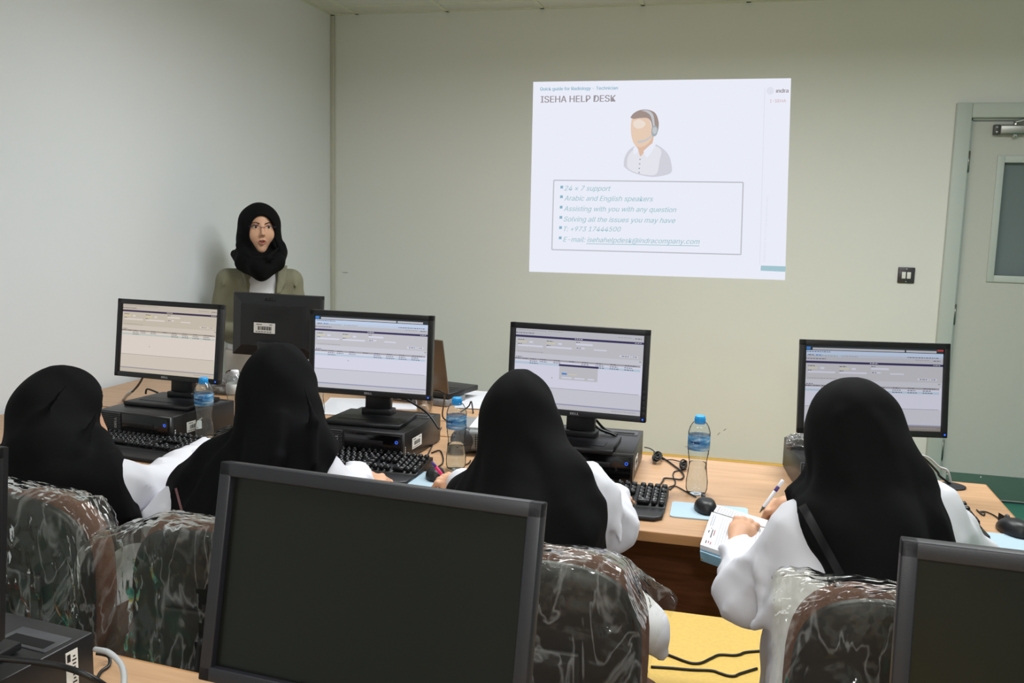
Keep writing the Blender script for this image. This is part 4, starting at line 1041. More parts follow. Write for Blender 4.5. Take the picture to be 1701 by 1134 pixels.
# woman 1
w1 = dict(head=aty(104, 690, 1.92), yaw=-.75, nod=-.12, neck=(-1.655, 1.83, .89), hip=(-1.66, 1.66, .50), shL=(-1.78, 1.80, .80), shR=aty(190, 815, 1.84), elL=(-1.84, 1.98, .76), elR=aty(262, 812, 1.98),
          wrL=(-1.86, 2.24, .775), wrR=atz(318, 762, .785), ph=5.3, nf=8)
w1['hood'] = (.088, .112, .124)
h1, h2_ = seen(192, 760, 1.8), seen(224, 868, 1.8)
w1['region'] = lambda P: np.maximum(np.maximum(-side(P, h1, h2_, 1), .70-P[:, 2]), P[:, 1]-2.0)
w1['blobs'] = [(aty(60, 690, 1.84), (.05, .055, .07), .05)]
w1['drapes'] = [([aty(80, 700, 1.86), aty(78, 750, 1.80), aty(80, 790, 1.76)], [.08, .078, .05], .04), ([aty(150, 740, 1.88), aty(180, 790, 1.84), aty(205, 860, 1.80)], [.05, .04, .03], .04)]
w1['folds'] = [([aty(110, 640, 1.80), aty(60, 700, 1.78), aty(50, 770, 1.75)], [.004, .010, .010]), ([aty(160, 690, 1.86), aty(130, 750, 1.80), aty(90, 785, 1.76)], [.008, .012, .010]),
               ([aty(165, 735, 1.88), aty(195, 790, 1.82), aty(215, 860, 1.78)], [.006, .010, .006])]
Rw = Rz(-.75)@Rx(-.12)
w1['face_cut'] = [(A_(w1['head'])+Rw@A_((.0, .115, -.02)), (.062, .07, .10), Rw)]
wl1, wr1 = A_(w1['wrL']), A_(w1['wrR'])
w1['hands'] = [hand_pts(wl1, (.02, .1, -.02), (0, 0, 1), (.4, .4, .4, .4), (.6, .3), right=False, s=.8), hand_pts(wr1, (.0, .1, -.03), (0, 0, 1), (.4, .4, .4, .4), (.6, .3), right=True, s=.8)]
w1['cuffs'] = [(wr1, (wr1-A_(w1['elR']))/np.linalg.norm(wr1-A_(w1['elR'])))]
woman('seated person at the left edge in black headscarf and white coat, face turned right', w1)
# ------------------------------------------------------------------ office chairs with their wrapping
def se(w, h, n, e=3.2):
    out = []
    for k in range(n):
        a = 2*PI*k/n; c, s = math.cos(a), math.sin(a)
        out.append((w/2*math.copysign(abs(c)**(2/e), c), h/2*math.copysign(abs(s)**(2/e), s)))
    return out
def panel(b, w, h, y0, y1, zc, curve=.03, n=48, rings=5, e=3.2, puff=.0):
    """a cushion shaped slab standing in x,z between depths y0..y1"""
    V, Fc = [], []; lay = []
    m = 6
    for f in (1,): pass
    prof = [(0., .0), (.5, .0), (.85, .0), (.96, .12), (1., .5), (.96, .88), (.85, 1.), (.5, 1.), (0., 1.)]
    for rr, t in prof:
        y = y0+(y1-y0)*t+(puff*(1-rr)*(1 if t > .5 else 0))
        for x, z in se(w, h, n, e):
            X, Z = x*rr, z*rr
            V.append((X, y+curve*(X/(w/2))**2, zc+Z))
    for k in range(len(prof)-1):
        for j in range(n): Fc.append((k*n+j, k*n+(j+1) % n, (k+1)*n+(j+1) % n, (k+1)*n+j))
    b.raw(V, Fc, True); bmesh.ops.remove_doubles(b.bm, verts=b.bm.verts, dist=1e-5)
def chair(label, x, y, a, top=.89, wrap=None):
    t = thing('office_chair', label, 'chair', (x, y, 0), a)
    b = MB(); bh = .40; zc = top-bh/2
    panel(b, .42, bh, -.235, -.185, zc, .03, puff=.012); b.build('backrest', 'chairfab', t)
    b = MB(); panel(b, .402, bh-.018, -.262, -.232, zc-.007, .03); b.box((0, -.263, zc-.05), (.20, .012, .16), .006); b.build('backrest_shell', 'chairblack', t)
    b = MB(); b.tube([(0, -.12, .405), (0, -.24, .40), (0, -.292, .46), (0, -.29, .56), (0, -.275, .68)], .017, 10, 5); b.box((0, -.287, .50), (.085, .022, .24), .01); b.box((0, -.20, .402), (.085, .20, .02), .006)
    bar = b.build('back_support', 'chairblack', t)
    b = MB()
    pr = [(0, -.022), (.022, -.022), (.026, -.016), (.026, .012), (.018, .018), (0, .018)]
    b.lathe(pr, 18, (-.07, -.28, .48), Matrix.Rotation(PI/2, 4, 'Y'))
    for q in range(9): b.box((-.07, -.28+.026*math.cos(q*2*PI/9), .48+.026*math.sin(q*2*PI/9)), (.026, .006, .006), .002)
    b.build('knob', 'chairblack', bar)
    V, Fc = [], []; n = 48
    for rr, z in [(0, .408), (.9, .408), (.98, .42), (1., .45), (.97, .485), (.88, .5), (.5, .496), (0, .492)]:
        for px_, py in se(.46, .45, n, 3.4): V.append((px_*rr, py*rr+.01, z-.035*max(0, py*rr/.22-.6)))
    for k in range(7):
        for j in range(n): Fc.append((k*n+j, k*n+(j+1) % n, (k+1)*n+(j+1) % n, (k+1)*n+j))
    b = MB(); b.raw(V, Fc, True); bmesh.ops.remove_doubles(b.bm, verts=b.bm.verts, dist=1e-5); b.build('seat', 'chairfab', t)
    b = MB(); b.prism([(px_*.93, py*.93) for px_, py in se(.46, .45, 32, 3.4)], .392, .412, .004); b.box((0, 0, .375), (.16, .22, .04), .008); b.build('seat_pan', 'chairblack', t)
    b = MB(); b.lathe([(0, .10), (.028, .10), (.028, .24), (.014, .245), (.014, .37), (0, .37)], 20); b.build('gas_column', 'chairblack', t)
    b = MB()
    for k in range(5):
        q = 2*PI*k/5+.3; c, s = math.cos(q), math.sin(q)
        b.tube([(0, 0, .11), (.15*c, .15*s, .10), (.28*c, .28*s, .075)], .024, 8, 3, .016)
    base = b.build('star_base', 'chairblack', t)
    for k in range(5):
        q = 2*PI*k/5+.3; c, s = math.cos(q), math.sin(q)
        w = MB()
        for dx in (-.013, .013): w.lathe([(0, -.008), (.022, -.008), (.026, -.004), (.026, .004), (.022, .008), (0, .008)], 16, (.285*c-dx*s, .285*s+dx*c, .026), Matrix.Rotation(q, 4, 'Z') @ Matrix.Rotation(PI/2, 4, 'X'))
        w.box((.285*c, .285*s, .05), (.012, .012, .05), .003); w.build('caster', 'chairblack', base)
    if wrap: plastic(t, top, bh, **wrap)
    return t
def hsh(x, y, z, s=0):
    v = math.sin(x*127.1+y*311.7+z*74.7+s*53.3)*43758.5453; return v-math.floor(v)
from mathutils import noise as mn
def ridged(p, sc, s=0.):
    q = Vector(p)*sc+Vector((s*7.3, s*3.1, s*1.7)); v = 0; a = 1
    for k in range(3): v += a*(1-abs(mn.noise(q))*2.2); q = q*2.03+Vector((3.1, 1.7, 5.3)); a *= .5
    return v/1.75
def plastic(t, top, bh, seed=1, drop=.34, wl=.235, wr=.235, ears=(), tears=(), rag=.03, front=.14):
    """a crumpled clear bag pulled over the back; u across, v from the front over the top and down behind"""
    nu, nv = 70, 90; V, Fc = [], []; L = front+.09+drop
    for j in range(nv+1):
        l = L*j/nv
        for i in range(nu+1):
            f = i/nu*2-1; w = wl if f < 0 else wr; x = f*w
            edge = max(0, abs(f)-.76)/.24
            curve = .03*(min(abs(x), .21)/.21)**2
            tz = top-.024-.055*max(0, abs(x)/.21-.45)**2*3.0 - .06*edge
            if l < front: y, z = -.182, tz-(front-l)
            elif l < front+.09:
                q = (l-front)/.09*PI; y = -.229+.047*math.cos(q); z = tz+.022*math.sin(q)+.004
            else: y, z = -.276-.012*math.sin((l-front-.09)/drop*PI), tz-(l-front-.09)
            y += curve*(1-edge); amp = .010+.022*edge+.022*max(0, (l-front-.09)/drop-.45)
            n1 = ridged((x*1.0, l*.55, 0), 11, seed)-.45; n2 = ridged((x, l, 0), 32, seed+5)-.45
            y += (-1 if l > front+.045 else 1)*(abs(n1)*amp*1.3+n2*.005)
            x2 = x+n1*.012*(edge+.2); z2 = z+n2*.003+.012*edge*n1
            for ex, el, er, dx, dy, dz in ears:
                g = math.exp(-((x-ex)**2+(l-el)**2)/er**2); x2 += dx*g; y += dy*g; z2 += dz*g
            V.append((x2, y, z2))
    dead = set()
    for j in range(nv):
        for i in range(nu):
            f = (i+.5)/nu*2-1; l = L*(j+.5)/nv; w = wl if f < 0 else wr; x = f*w
            r = rag*(mn.noise(Vector((x*14, l*14, seed*3.)))+.5*mn.noise(Vector((x*50, l*50, seed*2.))))
            if l > L-.02-abs(r)*2.2 or l < .01+abs(r)*.8 or abs(f) > .98-abs(r)*1.2: continue
            if any(((x-a)/c)**2+((l-b_)/d)**2 < (1+r*12)**2 for a, b_, c, d in tears): continue
            Fc.append((j*(nu+1)+i, j*(nu+1)+i+1, (j+1)*(nu+1)+i+1, (j+1)*(nu+1)+i))
    b = MB(); b.raw(V, Fc, True)
    loose = [v for v in b.bm.verts if not v.link_faces]; bmesh.ops.delete(b.bm, geom=loose, context='VERTS')
    b.build('plastic_cover', 'wrap', t)
CY = 1.755
chair('brown and black office chair under torn clear plastic, right beside the large central monitor', -.345, CY, .0, .908,
      dict(seed=3, drop=.42, wr=.215, ears=[(.215, .12, .035, .05, .0, .06), (.215, .40, .12, .02, 0, 0)], tears=[(-.12, .47, .05, .06)]))
chair('brown and black office chair under clear plastic, seat of the person with the notebook', .305, CY, .0, .91,
      dict(seed=8, drop=.42, ears=[(-.235, .16, .05, -.015, .0, .10)], tears=[(.03, .52, .07, .09)]))
chair('office chair with loosely hanging torn plastic, left of the large central monitor', -.955, CY-.02, .0, .893,
      dict(seed=12, drop=.62, wl=.285, ears=[(-.28, .17, .05, -.02, -.02, .10)], tears=[(.08, .42, .10, .10), (.10, .62, .18, .16)], rag=.05))
chair('office chair with brown rim under crumpled plastic, seat of the leftmost person', -1.41, CY+.02, -.18, .905,
      dict(seed=21, drop=.46, wl=.26, ears=[(.235, .15, .05, .0, .0, .06)], rag=.045))
chair('office chair in torn clear plastic cut off by the left edge of the picture', -1.86, 1.52, -.1, .86,
      dict(seed=33, drop=.6, wr=.30, tears=[(.12, .40, .16, .035)], rag=.05))
# ------------------------------------------------------------------ the presenter
PC_ = aty(431, 379, 3.95); PA = .66
def presenter():
    hc = A_(PC_); Rh = Rz(PA)@Rx(.06); Rt = Rz(.52)
    L = lambda x, y, z: hc+Rh@A_((x, y, z))
    base = A_((hc[0]-.02, hc[1]+.03, 0)); T = lambda x, y, z: base+Rt@A_((x, y, 0))+A_((0, 0, z))
    t = thing('person', 'standing person in olive blazer, glasses and black headscarf by the side wall', 'person', (base[0], base[1], 0))
    zs_ = 1.145
    shL, shR = T(-.145, .015, zs_), T(.145, .015, zs_); elL, elR = T(-.205, .03, .90), T(.205, .02, .90); wrL, wrR = T(-.04, -.12, .93), T(.06, -.14, .93)
    def head(P):
        d = ell(P, L(0, .0, .01), (.071, .090, .108), Rh)
        d = smin(d, ell(P, L(0, -.034, -.045), (.057, .054, .062), Rh), .03)
        d = smin(d, ell(P, L(0, -.069, -.094), (.017, .015, .015), Rh), .022)
        for s in (-1, 1):
            d = smin(d, ell(P, L(s*.036, -.058, -.022), (.024, .024, .028), Rh), .02)
            d = smax(d, -ell(P, L(s*.029, -.100, .012), (.019, .016, .0115), Rh), .010)
            d = smin(d, chain(P, [L(s*.014, -.082, .0165), L(s*.029, -.0855, .0215), L(s*.045, -.074, .0155)], [.0022, .0032, .0022], .004), .004)
            d = smin(d, chain(P, [L(s*.015, -.080, .006), L(s*.029, -.0845, .0025), L(s*.043, -.074, .007)], [.002, .0028, .002], .004), .004)
            d = smin(d, np.linalg.norm(P-L(s*.0085, -.0985, -.0225), axis=1)-.0058, .006)
            d = smin(d, ell(P, L(s*.072, .01, -.005), (.008, .02, .03), Rh), .008)
        d = smin(d, cone(P, L(0, -.083, .022), L(0, -.1075, -.017), .0055, .0085), .010)
        d = smin(d, chain(P, [L(-.019, -.0845, -.053), L(-.007, -.0935, -.0465), L(.007, -.0935, -.0465), L(.019, -.0845, -.053)], [.0026, .0045, .0045, .0026], .004), .005)
        d = smin(d, chain(P, [L(-.017, -.0845, -.056), L(0, -.0915, -.0645), L(.017, -.0845, -.056)], [.003, .0056, .003], .004), .005)
        d = smax(d, -ell(P, L(0, -.097, -.0555), (.012, .016, .0036), Rh), .002)
        return smin(d, cone(P, L(0, .02, -.07), T(0, .03, zs_+.02), .048, .055), .03)
    def tor(P, g):
        d = ell(P, T(0, .02, .99), (.150+g, .092+g, .22+g), Rt)
        d = smin(d, ell(P, T(0, .02, .80), (.150+g, .105+g, .18+g), Rt), .05); d = smin(d, cone(P, shL, shR, .040+g, .040+g), .05)
        for s in (-1, 1): d = smin(d, ell(P, T(s*.06, -.055, 1.015), (.055+g*.6, .045+g*.6, .055+g*.6), Rt), .03)
        return d
    def arm(P, g):
        d = None
        for a, b_, c in ((shL, elL, wrL), (shR, elR, wrR)):
            x = smin(cone(P, a, b_, .040+g, .033+g), cone(P, b_, c, .031+g, .021+g), .02); d = x if d is None else np.minimum(d, x)
        return d
    def skin(P):
        d = smin(head(P), tor(P, -.01), .03); d = smin(d, arm(P, -.008), .02)
        for s in (-1, 1): d = smin(d, chain(P, [T(s*.07, .02, .78), T(s*.075, .01, .42), T(s*.075, .03, .06)], [.075, .05, .033], .02), .04)
        for s in (-1, 1): d = smin(d, cone(P, T(s*.075, .03, .035), T(s*.08, -.12, .025), .033, .024), .02)
        return d
    lo = np.minimum(base-A_((.35, .4, 0)), hc-.2); hi = hc+A_((.35, .35, .16)); lo[2] = -.0
    def cutlow(P): return smax(skin(P), P[:, 2]-(hc[2]-.125), .001)
    V1, F1 = surf(lambda P: np.maximum(skin(P), P[:, 2]-(hc[2]-.118)), lo, hi, .014)
    V2, F2 = surf(lambda P: np.maximum(head(P), (hc[2]-.13)-P[:, 2]), hc-A_((.125, .14, .14)), hc+A_((.125, .14, .14)), .0024)
    parts = [(V1, F1), (V2, F2)]
    for w, d, r in ((wrL, Rt@A_((.1, -.9, -.35)), False), (wrR, Rt@A_((-.1, -.9, -.35)), True)):
        f, l, u = hand_sdf(hand_pts(w, d, (0, 0, 1), (.3, .35, .4, .4), (.6, .2), right=r, s=.85)); parts.append(surf(f, l, u, .003))
    V, Fc = joined(parts); q = (V[Fc].mean(1)-hc)@Rh
    mi = np.zeros(len(Fc), int)
    lipz = np.abs(q[:, 0]) < .0205
    lip = lipz & (q[:, 1] < -.078) & (q[:, 2] < -.0440-np.abs(q[:, 0])*.42) & (q[:, 2] > -.0685+np.abs(q[:, 0])*.68)
    mi[lip] = 1
    mi[(np.abs(q[:, 0]) < .0125) & (q[:, 1] > -.0875) & (q[:, 1] < -.06) & (np.abs(q[:, 2]+.0555) < .004)] = 2
    body = mesh_np('body', V, Fc, ['face', 'lips', 'mouth'], t, mi)
    rel = lambda o: setattr(o, 'matrix_parent_inverse', Matrix.Translation(-t.location))
    # teeth, eyes, brows
    b = MB(); b.tube([L(-.009, -.083, -.0535), L(0, -.0868, -.0535), L(.009, -.083, -.0535)], .0022, 8, 5); rel(b.build('teeth', 'teeth', t))
    Rm4 = Matrix([list(r)+[0] for r in Rh]+[[0, 0, 0, 1]])
    for s in (-1, 1):
        c = L(s*.0295, -.0745, .012); b = MB(); pr = [(.0120*math.sin(PI*k/14), -.0120*math.cos(PI*k/14)) for k in range(15)]
        b.mat(0).lathe(pr, 24, tuple(c), Rm4 @ Matrix.Rotation(PI/2, 4, 'X'))
        gz = Rm4 @ Matrix.Rotation(.10, 4, 'Z') @ Matrix.Rotation(PI/2, 4, 'X')
        b.mat(1).lathe([(0, .01265), (.003, .0126), (.0056, .0110), (.0058, .0100)], 20, tuple(c), gz)
        rel(b.build('eye', ['eyewhite', 'iris'], t))
        b = MB(); b.tube([L(s*.013, -.0915, .0275), L(s*.027, -.0895, .0335), L(s*.038, -.0815, .0325), L(s*.048, -.070, .0265)], .0026, 7, 5, .0010); rel(b.build('eyebrow', 'brow', t))
        b = MB(); b.tube([L(s*.0155, -.0835, .0165), L(s*.029, -.0885, .0195), L(s*.045, -.0765, .0145)], .0011, 6, 5); rel(b.build('eyelash', 'brow', t))
    # spectacles
    b = MB(); gl = []
    for s in (-1, 1):
        pts = []
        for k in range(21):
            a = 2*PI*k/20; pts.append(L(s*.031+.0235*math.cos(a), -.1005+.012*((.0235*math.cos(a)*s)/.03+.4)**2*.8, .008+.0145*math.sin(a)*(1 if math.sin(a) > 0 else 1.15)))
        b.mat(0)
        b.tube(pts[0:11], .0010, 6, 1)
        b.tube([L(s*.053, -.0935, .014), L(s*.066, -.075, .014), L(s*.074, -.02, .012)], .0016, 6, 4)
        gl.append(pts)
    b.tube([L(-.009, -.1015, .012), L(0, -.1035, .0145), L(.009, -.1015, .012)], .0011, 6, 4)
    fr = b.build('glasses', mat('violet_metal_frame', (70, 58, 96), .3, metal=.5), t); rel(fr)
    for pts in gl:
        b = MB(); b.raw([tuple(p) for p in pts[:-1]], [list(range(20))], False); rel(b.build('lens', 'lens', fr)); COL.objects[-1].parent = fr; COL.objects[-1].matrix_parent_inverse = Matrix.Translation(-t.location)
    # shirt, blazer
    sh = lambda P: smax(smax(tor(P, .004), P[:, 2]-zs_-.06, .01), .70-P[:, 2], .01)+.0012*np.sin(70*P[:, 0]+20*P[:, 2])
    V, Fc = surf(sh, lo, hi, .009); mesh_np('shirt', V, Fc, 'shirt', t)
    def skirt(P):
        d = None
        for s in (-1, 1):
            x = chain(P, [T(s*.06, .02, .80), T(s*.075, .02, .45), T(s*.08, .03, .09)], [.105, .085, .075], .03); d = x if d is None else smin(d, x, .05)
        return smax(smax(d, P[:, 2]-.82, .01), .07-P[:, 2], .01)+.003*np.sin(40*P[:, 0]+8*P[:, 2])
    V, Fc = surf(skirt, lo, hi, .012); mesh_np('skirt', V, Fc, 'skirt', t)
    def blazer(P):
        q = (P-base)@Rt
        d = tor(P, .014)
        # open front
        op = .030+.055*np.clip((1.13-P[:, 2])/.5, -.2, 1)*0+.012
        cx = .012
        edge = np.abs(q[:, 0]-cx)-(op+.02*np.clip((P[:, 2]-.98)/.15, 0, 1))
        d2 = smax(smax(d, -np.maximum(edge, q[:, 1]+.02), .006), .845-P[:, 2], .006)
        a = arm(P, .013); a = a+.0035*np.sin(55*P[:, 2]+30*P[:, 0])*np.clip((1.05-P[:, 2])/.1, 0, 1)*(1+0*a)
        d2 = smin(d2, a, .022)
        for s in (-1, 1):
            z = [1.14, 1.06, .98, .90]; w = [.085, .078, .066, .048]
            lp_ = chain(P, [T(cx+s*w[k], [-.060, -.108, -.126, -.112][k], z[k]) for k in range(4)], [.020, .026, .022, .008], .01); d2 = smin(d2, smax(lp_, d-.007, .003), .003)
            d2 = smin(d2, chain(P, [T(s*.155, -.02, 1.19), T(s*.168, -.05, 1.12)], [.006, .004], .01), .01)
        d2 = d2+.0018*np.sin(24*q[:, 0]+14*P[:, 2])*np.sin(31*P[:, 2])
        for w, e in ((wrL, elL), (wrR, elR)):
            dv = (w-e)/np.linalg.norm(w-e); d2 = smax(d2, (P-(w-dv*.01))@dv-10*(np.linalg.norm(P-w, axis=1) > .09), .004)
        return smax(smax(d2, .735-P[:, 2]-1*(q[:, 1] < -.11), .006), P[:, 2]-zs_-.07, .01)
    V, Fc = surf(blazer, lo, hi, .0062); mesh_np('blazer', V, Fc, 'blazer', t)
    for inner, outer in (([(414, 440), (421, 456), (426, 472), (430, 492)], [(396, 441), (403, 458), (408, 474), (424, 492)]), ([(463, 440), (461, 456), (460, 472), (459, 492)], [(477, 441), (475, 458), (473, 474), (463, 492)])):
        G = []
        for a, c in ((a_, c_) for k in range(3) for f in (0, .25, .5, .75) for a_, c_ in [((inner[k][0]*(1-f)+inner[k+1][0]*f, inner[k][1]*(1-f)+inner[k+1][1]*f), (outer[k][0]*(1-f)+outer[k+1][0]*f, outer[k][1]*(1-f)+outer[k+1][1]*f))]):
            for m_ in range(5): w_ = m_/4; r_ = sight(a[0]*(1-w_)+c[0]*w_, a[1]*(1-w_)+c[1]*w_); G.append(r_/r_[1])
        G = np.array(G); yy = np.full(len(G), 3.6)
        for _ in range(60): yy += np.clip(blazer(G*yy[:, None]+[0, 0, CAM_H]), -.02, .02)*.6
        yy = np.minimum(yy, np.median(yy)+.05)
        lv = G*(yy-.007)[:, None]+[0, 0, CAM_H]; fs_ = np.array([(i*5+k, (i+1)*5+k, (i+1)*5+k+1, i*5+k+1) for i in range(11) for k in range(4)])
        lo_ = mesh_np('lapel', lv, fs_, 'blazer', t); sm_ = lo_.modifiers.new('thickness', 'SOLIDIFY'); sm_.thickness = .005; sm_.offset = 0
    b = MB(); b.tube([T(.055, -.135, 1.10), T(.052, -.150, 1.03), T(.050, -.140, .95)], .0022, 6, 4); rel(b.build('teal_cord', 'teal', t))
    # head scarf: hood, cowl wound round the neck, hanging point in front
    A = lambda u, v, dy: aty(u, v, 3.95+dy)
    def scarf(P):
        d = ell(P, L(0, .004, .008), (.100, .114, .112), Rh)
        d = smin(d, ell(P, L(0, .02, -.06), (.088, .095, .10), Rh), .04)
        d = smax(d, -ell(P, L(0, -.105, -.016), (.0600, .085, .084), Rh), .008)
        d = smax(d, -ell(P, L(0, -.10, -.078), (.046, .065, .036), Rh), .006)
        d = smin(d, chain(P, [L(-.086, -.02, -.08), L(-.072, -.060, -.128), L(0, -.082, -.150), L(.072, -.060, -.128), L(.092, -.02, -.08)], [.022, .022, .021, .022, .022], .02), .015)
        d = smin(d, chain(P, [A(391, 422, .03), A(405, 436, -.07), A(433, 444, -.12), A(458, 436, -.06), A(466, 420, .03)], [.022, .034, .045, .036, .03], .03), .035)
        d = smin(d, chain(P, [A(410, 445, -.09), A(434, 455, -.12), A(452, 446, -.09)], [.024, .030, .022], .02), .02)
        d = smin(d, ell(P, hc*.6+T(0, .03, zs_+.03)*.4, (.10, .085, .10), Rh), .04)
        # wound folds
        for pts, rs in [([A(392, 415, -.02), A(408, 432, -.12), A(430, 440, -.155), A(455, 428, -.13)], [.006, .010, .010, .006]), ([A(400, 400, -.02), A(408, 420, -.10), A(425, 431, -.145), A(445, 428, -.14), A(462, 412, -.06)], [.005, .009, .009, .009, .005]),
                        ([A(395, 428, -.06), A(420, 452, -.13), A(440, 461, -.14), A(456, 444, -.11)], [.005, .008, .008, .005]), ([A(458, 395, -.05), A(468, 420, -.02), A(470, 432, -.02)], [.008, .012, .010])]:
            d = smin(d, chain(P, pts, rs, .01), .010)
        return d+.0012*np.sin(50*P[:, 2]+40*P[:, 0])
    V, Fc = surf(scarf, hc-A_((.24, .26, .36)), hc+A_((.24, .24, .17)), .0048); mesh_np('head_scarf', V, Fc, 'hijab', t, smooth_it=1)
presenter()
# ------------------------------------------------------------------ notebook, pens
nbk = thing('notebook', 'open white paged notebook with pale blue cover hanging over the desk edge', 'notebook', (0, 0, 0))
c0 = A_(atz(1182, 850, .766)); c1 = A_(atz(1163, 904, .754)); c2 = A_(atz(1201, 917, .754)); dr = (c2-c1); dr /= np.linalg.norm(dr); dd = c1-c0; WP = .155
def slab(b, P0, dx, dy, th, w):
    n = np.cross(dx, dy); n = n/np.linalg.norm(n); n = n if n[2] > 0 else -n
    a = [P0, P0+dx*w, P0+dx*w+dy, P0+dy]; V = [tuple(p) for p in a]+[tuple(p-n*th) for p in a]
    b.raw(V, [(0, 1, 2, 3), (7, 6, 5, 4), (0, 4, 5, 1), (1, 5, 6, 2), (2, 6, 7, 3), (3, 7, 4, 0)], False); return n
b = MB(); n = slab(b, c0, dr, dd, .010, WP); pg = b.build('page_block', 'pages', nbk)
b = MB()
for k in range(16):
    f = .24+.045*k; p = c0+dr*WP*f+n*.0006; q = p+dd*.90+dr*0; p = p+dd*.06; w = dr*.0005; b.mat(0); b.quad([tuple(p-w), tuple(p+w), tuple(q+w), tuple(q-w)])
r = random.Random(2)
for f, g0, g1, mi_ in [(.06, .06, .42, 0), (.10, .08, .40, 0), (.07, .55, .62, 1), (.13, .50, .74, 1), (.10, .47, .49, 1), (.17, .5, .66, 2), (.08, .84, .92, 1), (.12, .84, .90, 2), (.16, .85, .92, 2)]:
    p = c0+dr*WP*f+n*.0008+dd*g0; q = c0+dr*WP*f+n*.0008+dd*g1; w = dr*.0011; b.mat(mi_); b.quad([tuple(p-w), tuple(p+w), tuple(q+w), tuple(q-w)])
b.build('page_ruling', ['line', 'ink', 'redink'], pg)
u0 = c0+A_((0, .004, .002)); ud = -dd/np.linalg.norm(dd)*.055+A_((.004, 0, .0)); ud[2] = .0
b = MB(); n2 = slab(b, u0+dr*.006, dr, ud, .008, WP*.95); up = b.build('upper_page', 'pages', nbk)
b = MB(); b.mat(0)
for k in range(9):
    for j in range(4):
        p = u0+dr*(.016+.008*k)+ud*(.12+.2*j)+n2*.0006; w = dr*.0022; h_ = ud*.05; b.mat(0 if k else 1); b.quad([tuple(p-w), tuple(p+w), tuple(p+w+h_), tuple(p-w+h_)])
b.build('calendar_print', ['line', 'redink'], up)
b = MB(); dn = A_((0, -.004, -.012)); k1 = c1+dn; fl = A_(atz(1165, 934, .70))-k1
slab(b, c0-n*.011, dr, dd*1.0, .002, WP+.004); slab(b, k1+dr*.002, dr, fl*.62+A_((0, 0, -.004)), .0025, WP); cv = b.build('book_cover', 'bookcover', nbk)
b = MB(); b.box(tuple(k1+fl*.60+dr*.008), (.014, .010, .006), .002); b.build('metal_corner', 'gold', cv)
def pen(label, tip, top, bands, r=.0045, cone_=True):
    tip, top = Vector(tip), Vector(top); d = top-tip; Lg = d.length; t = thing('pen', label, 'pen', tuple(tip))
    q = d.to_track_quat('Z', 'Y').to_matrix().to_4x4()
    for nm, m_, z0, z1, k in bands:
        b = MB(); a, c = z0*Lg, z1*Lg
        pr = [(0, a), (.001 if k == 'tip' else r*.94, a), (r, a+(.018 if k == 'tip' else .0006)), (r, c-.0012), (r*.8, c), (0, c)]
        b.lathe(pr, 20, (0, 0, 0), q); b.build(nm, m_, t)
    return t
pt = aty(1301, 797, 2.315)
pen('white pen with violet band held in the right hand over the notebook', atz(1262, 851, .772), tuple(pt), [('pen_tip', 'steel', 0, .16, 'tip'), ('pen_barrel', 'whitepl', .16, .66, ''), ('violet_band', 'violet', .66, .80, ''), ('pen_cap', 'whitepl', .80, 1, '')], .0046)
pt = aty(717, 767, 2.30)
pen('pink pen with violet cap held upright in a hand before the water bottle', atz(742, 798, .768), tuple(pt), [('pen_tip', 'steel', 0, .14, 'tip'), ('pen_barrel', 'pinkpen', .14, .74, ''), ('pen_cap', 'violet', .74, 1, '')], .0045)
# ------------------------------------------------------------------ projector
pj = thing('projector', 'grey projector with pale top and side vents, between water bottle and black headscarf', 'projector', (-.745, 2.80, TZ), .12)
b = MB(); b.box((0, 0, .048), (.27, .21, .062), .012, 3); b.mat(1).box((0, .0, .019), (.262, .202, .012), .004)
for sx in (-.1, .1):
    for sy in (-.08, .08): b.lathe([(0, .0), (.009, 0), (.009, .014), (0, .014)], 14, (sx, sy, 0))
b.build('projector_body', ['projgrey', 'grill'], pj)
b = MB(); b.box((.02, .01, .082), (.22, .18, .008), .003, 2, Matrix.Rotation(.0, 4, 'X')); b.build('top_cover', 'projwhite', pj)
b = MB(); b.box((-.0, -.1055, .046), (.13, .002, .044)); b.mat(1)
for k in range(6): b.box((0, -.107, .028+.0072*k), (.13, .002, .0015))
for k in range(7): b.box((-.06+.02*k, -.1072, .046), (.002, .0022, .044))
b.build('vent_grille', ['hole', 'projgrey'], pj)
b = MB(); b.lathe([(0, -.02), (.034, -.02), (.040, -.012), (.040, .012), (.034, .02), (0, .02)], 24, (-.105, -.085, .045), Matrix.Rotation(PI/2, 4, 'X')); b.build('corner_housing', 'grill', pj)
b = MB(); b.lathe([(0, 0), (.026, 0), (.028, .004), (.028, .016), (.024, .020), (0, .020)], 24, (.06, .065, .086)); b.build('focus_knob', 'black', pj)
# ------------------------------------------------------------------ laptop on its dock, papers, tumbler
lp = thing('laptop', 'open laptop seen from behind with brown grey lid, beyond the white screened monitor', 'laptop', (-1.275, 3.40, TZ+.030), -.22)
b = MB(); b.prism([(-.17, 0), (.17, 0), (.17, .235), (-.17, .235)], 0, .022, .003); lb = b.build('laptop_base', 'black', lp)
b = MB()
for i in range(13):
    for j in range(5): b.box((-.13+.0215*i, .05+.02*j, .0225), (.018, .016, .002), .0006)
b.build('laptop_keys', 'key', lb)
Rl = Matrix.Translation((0, .004, .02)) @ Matrix.Rotation(.24, 4, 'X')
b = MB(); b.X = Rl; b.box((0, 0, .112), (.34, .008, .224), .003); lid = b.build('lid', 'laplid', lp)
b = MB(); b.X = Rl; b.box((0, .0046, .112), (.31, .001, .19)); b.build('laptop_screen', 'screen_off', lid)
dk = thing('laptop_dock', 'grey laptop docking station with rear ports under the open laptop', 'docking station', (-1.275, 3.40, TZ), -.22)
b = MB(); b.box((0, .06, .0145), (.34, .15, .027), .004); b.mat(1)
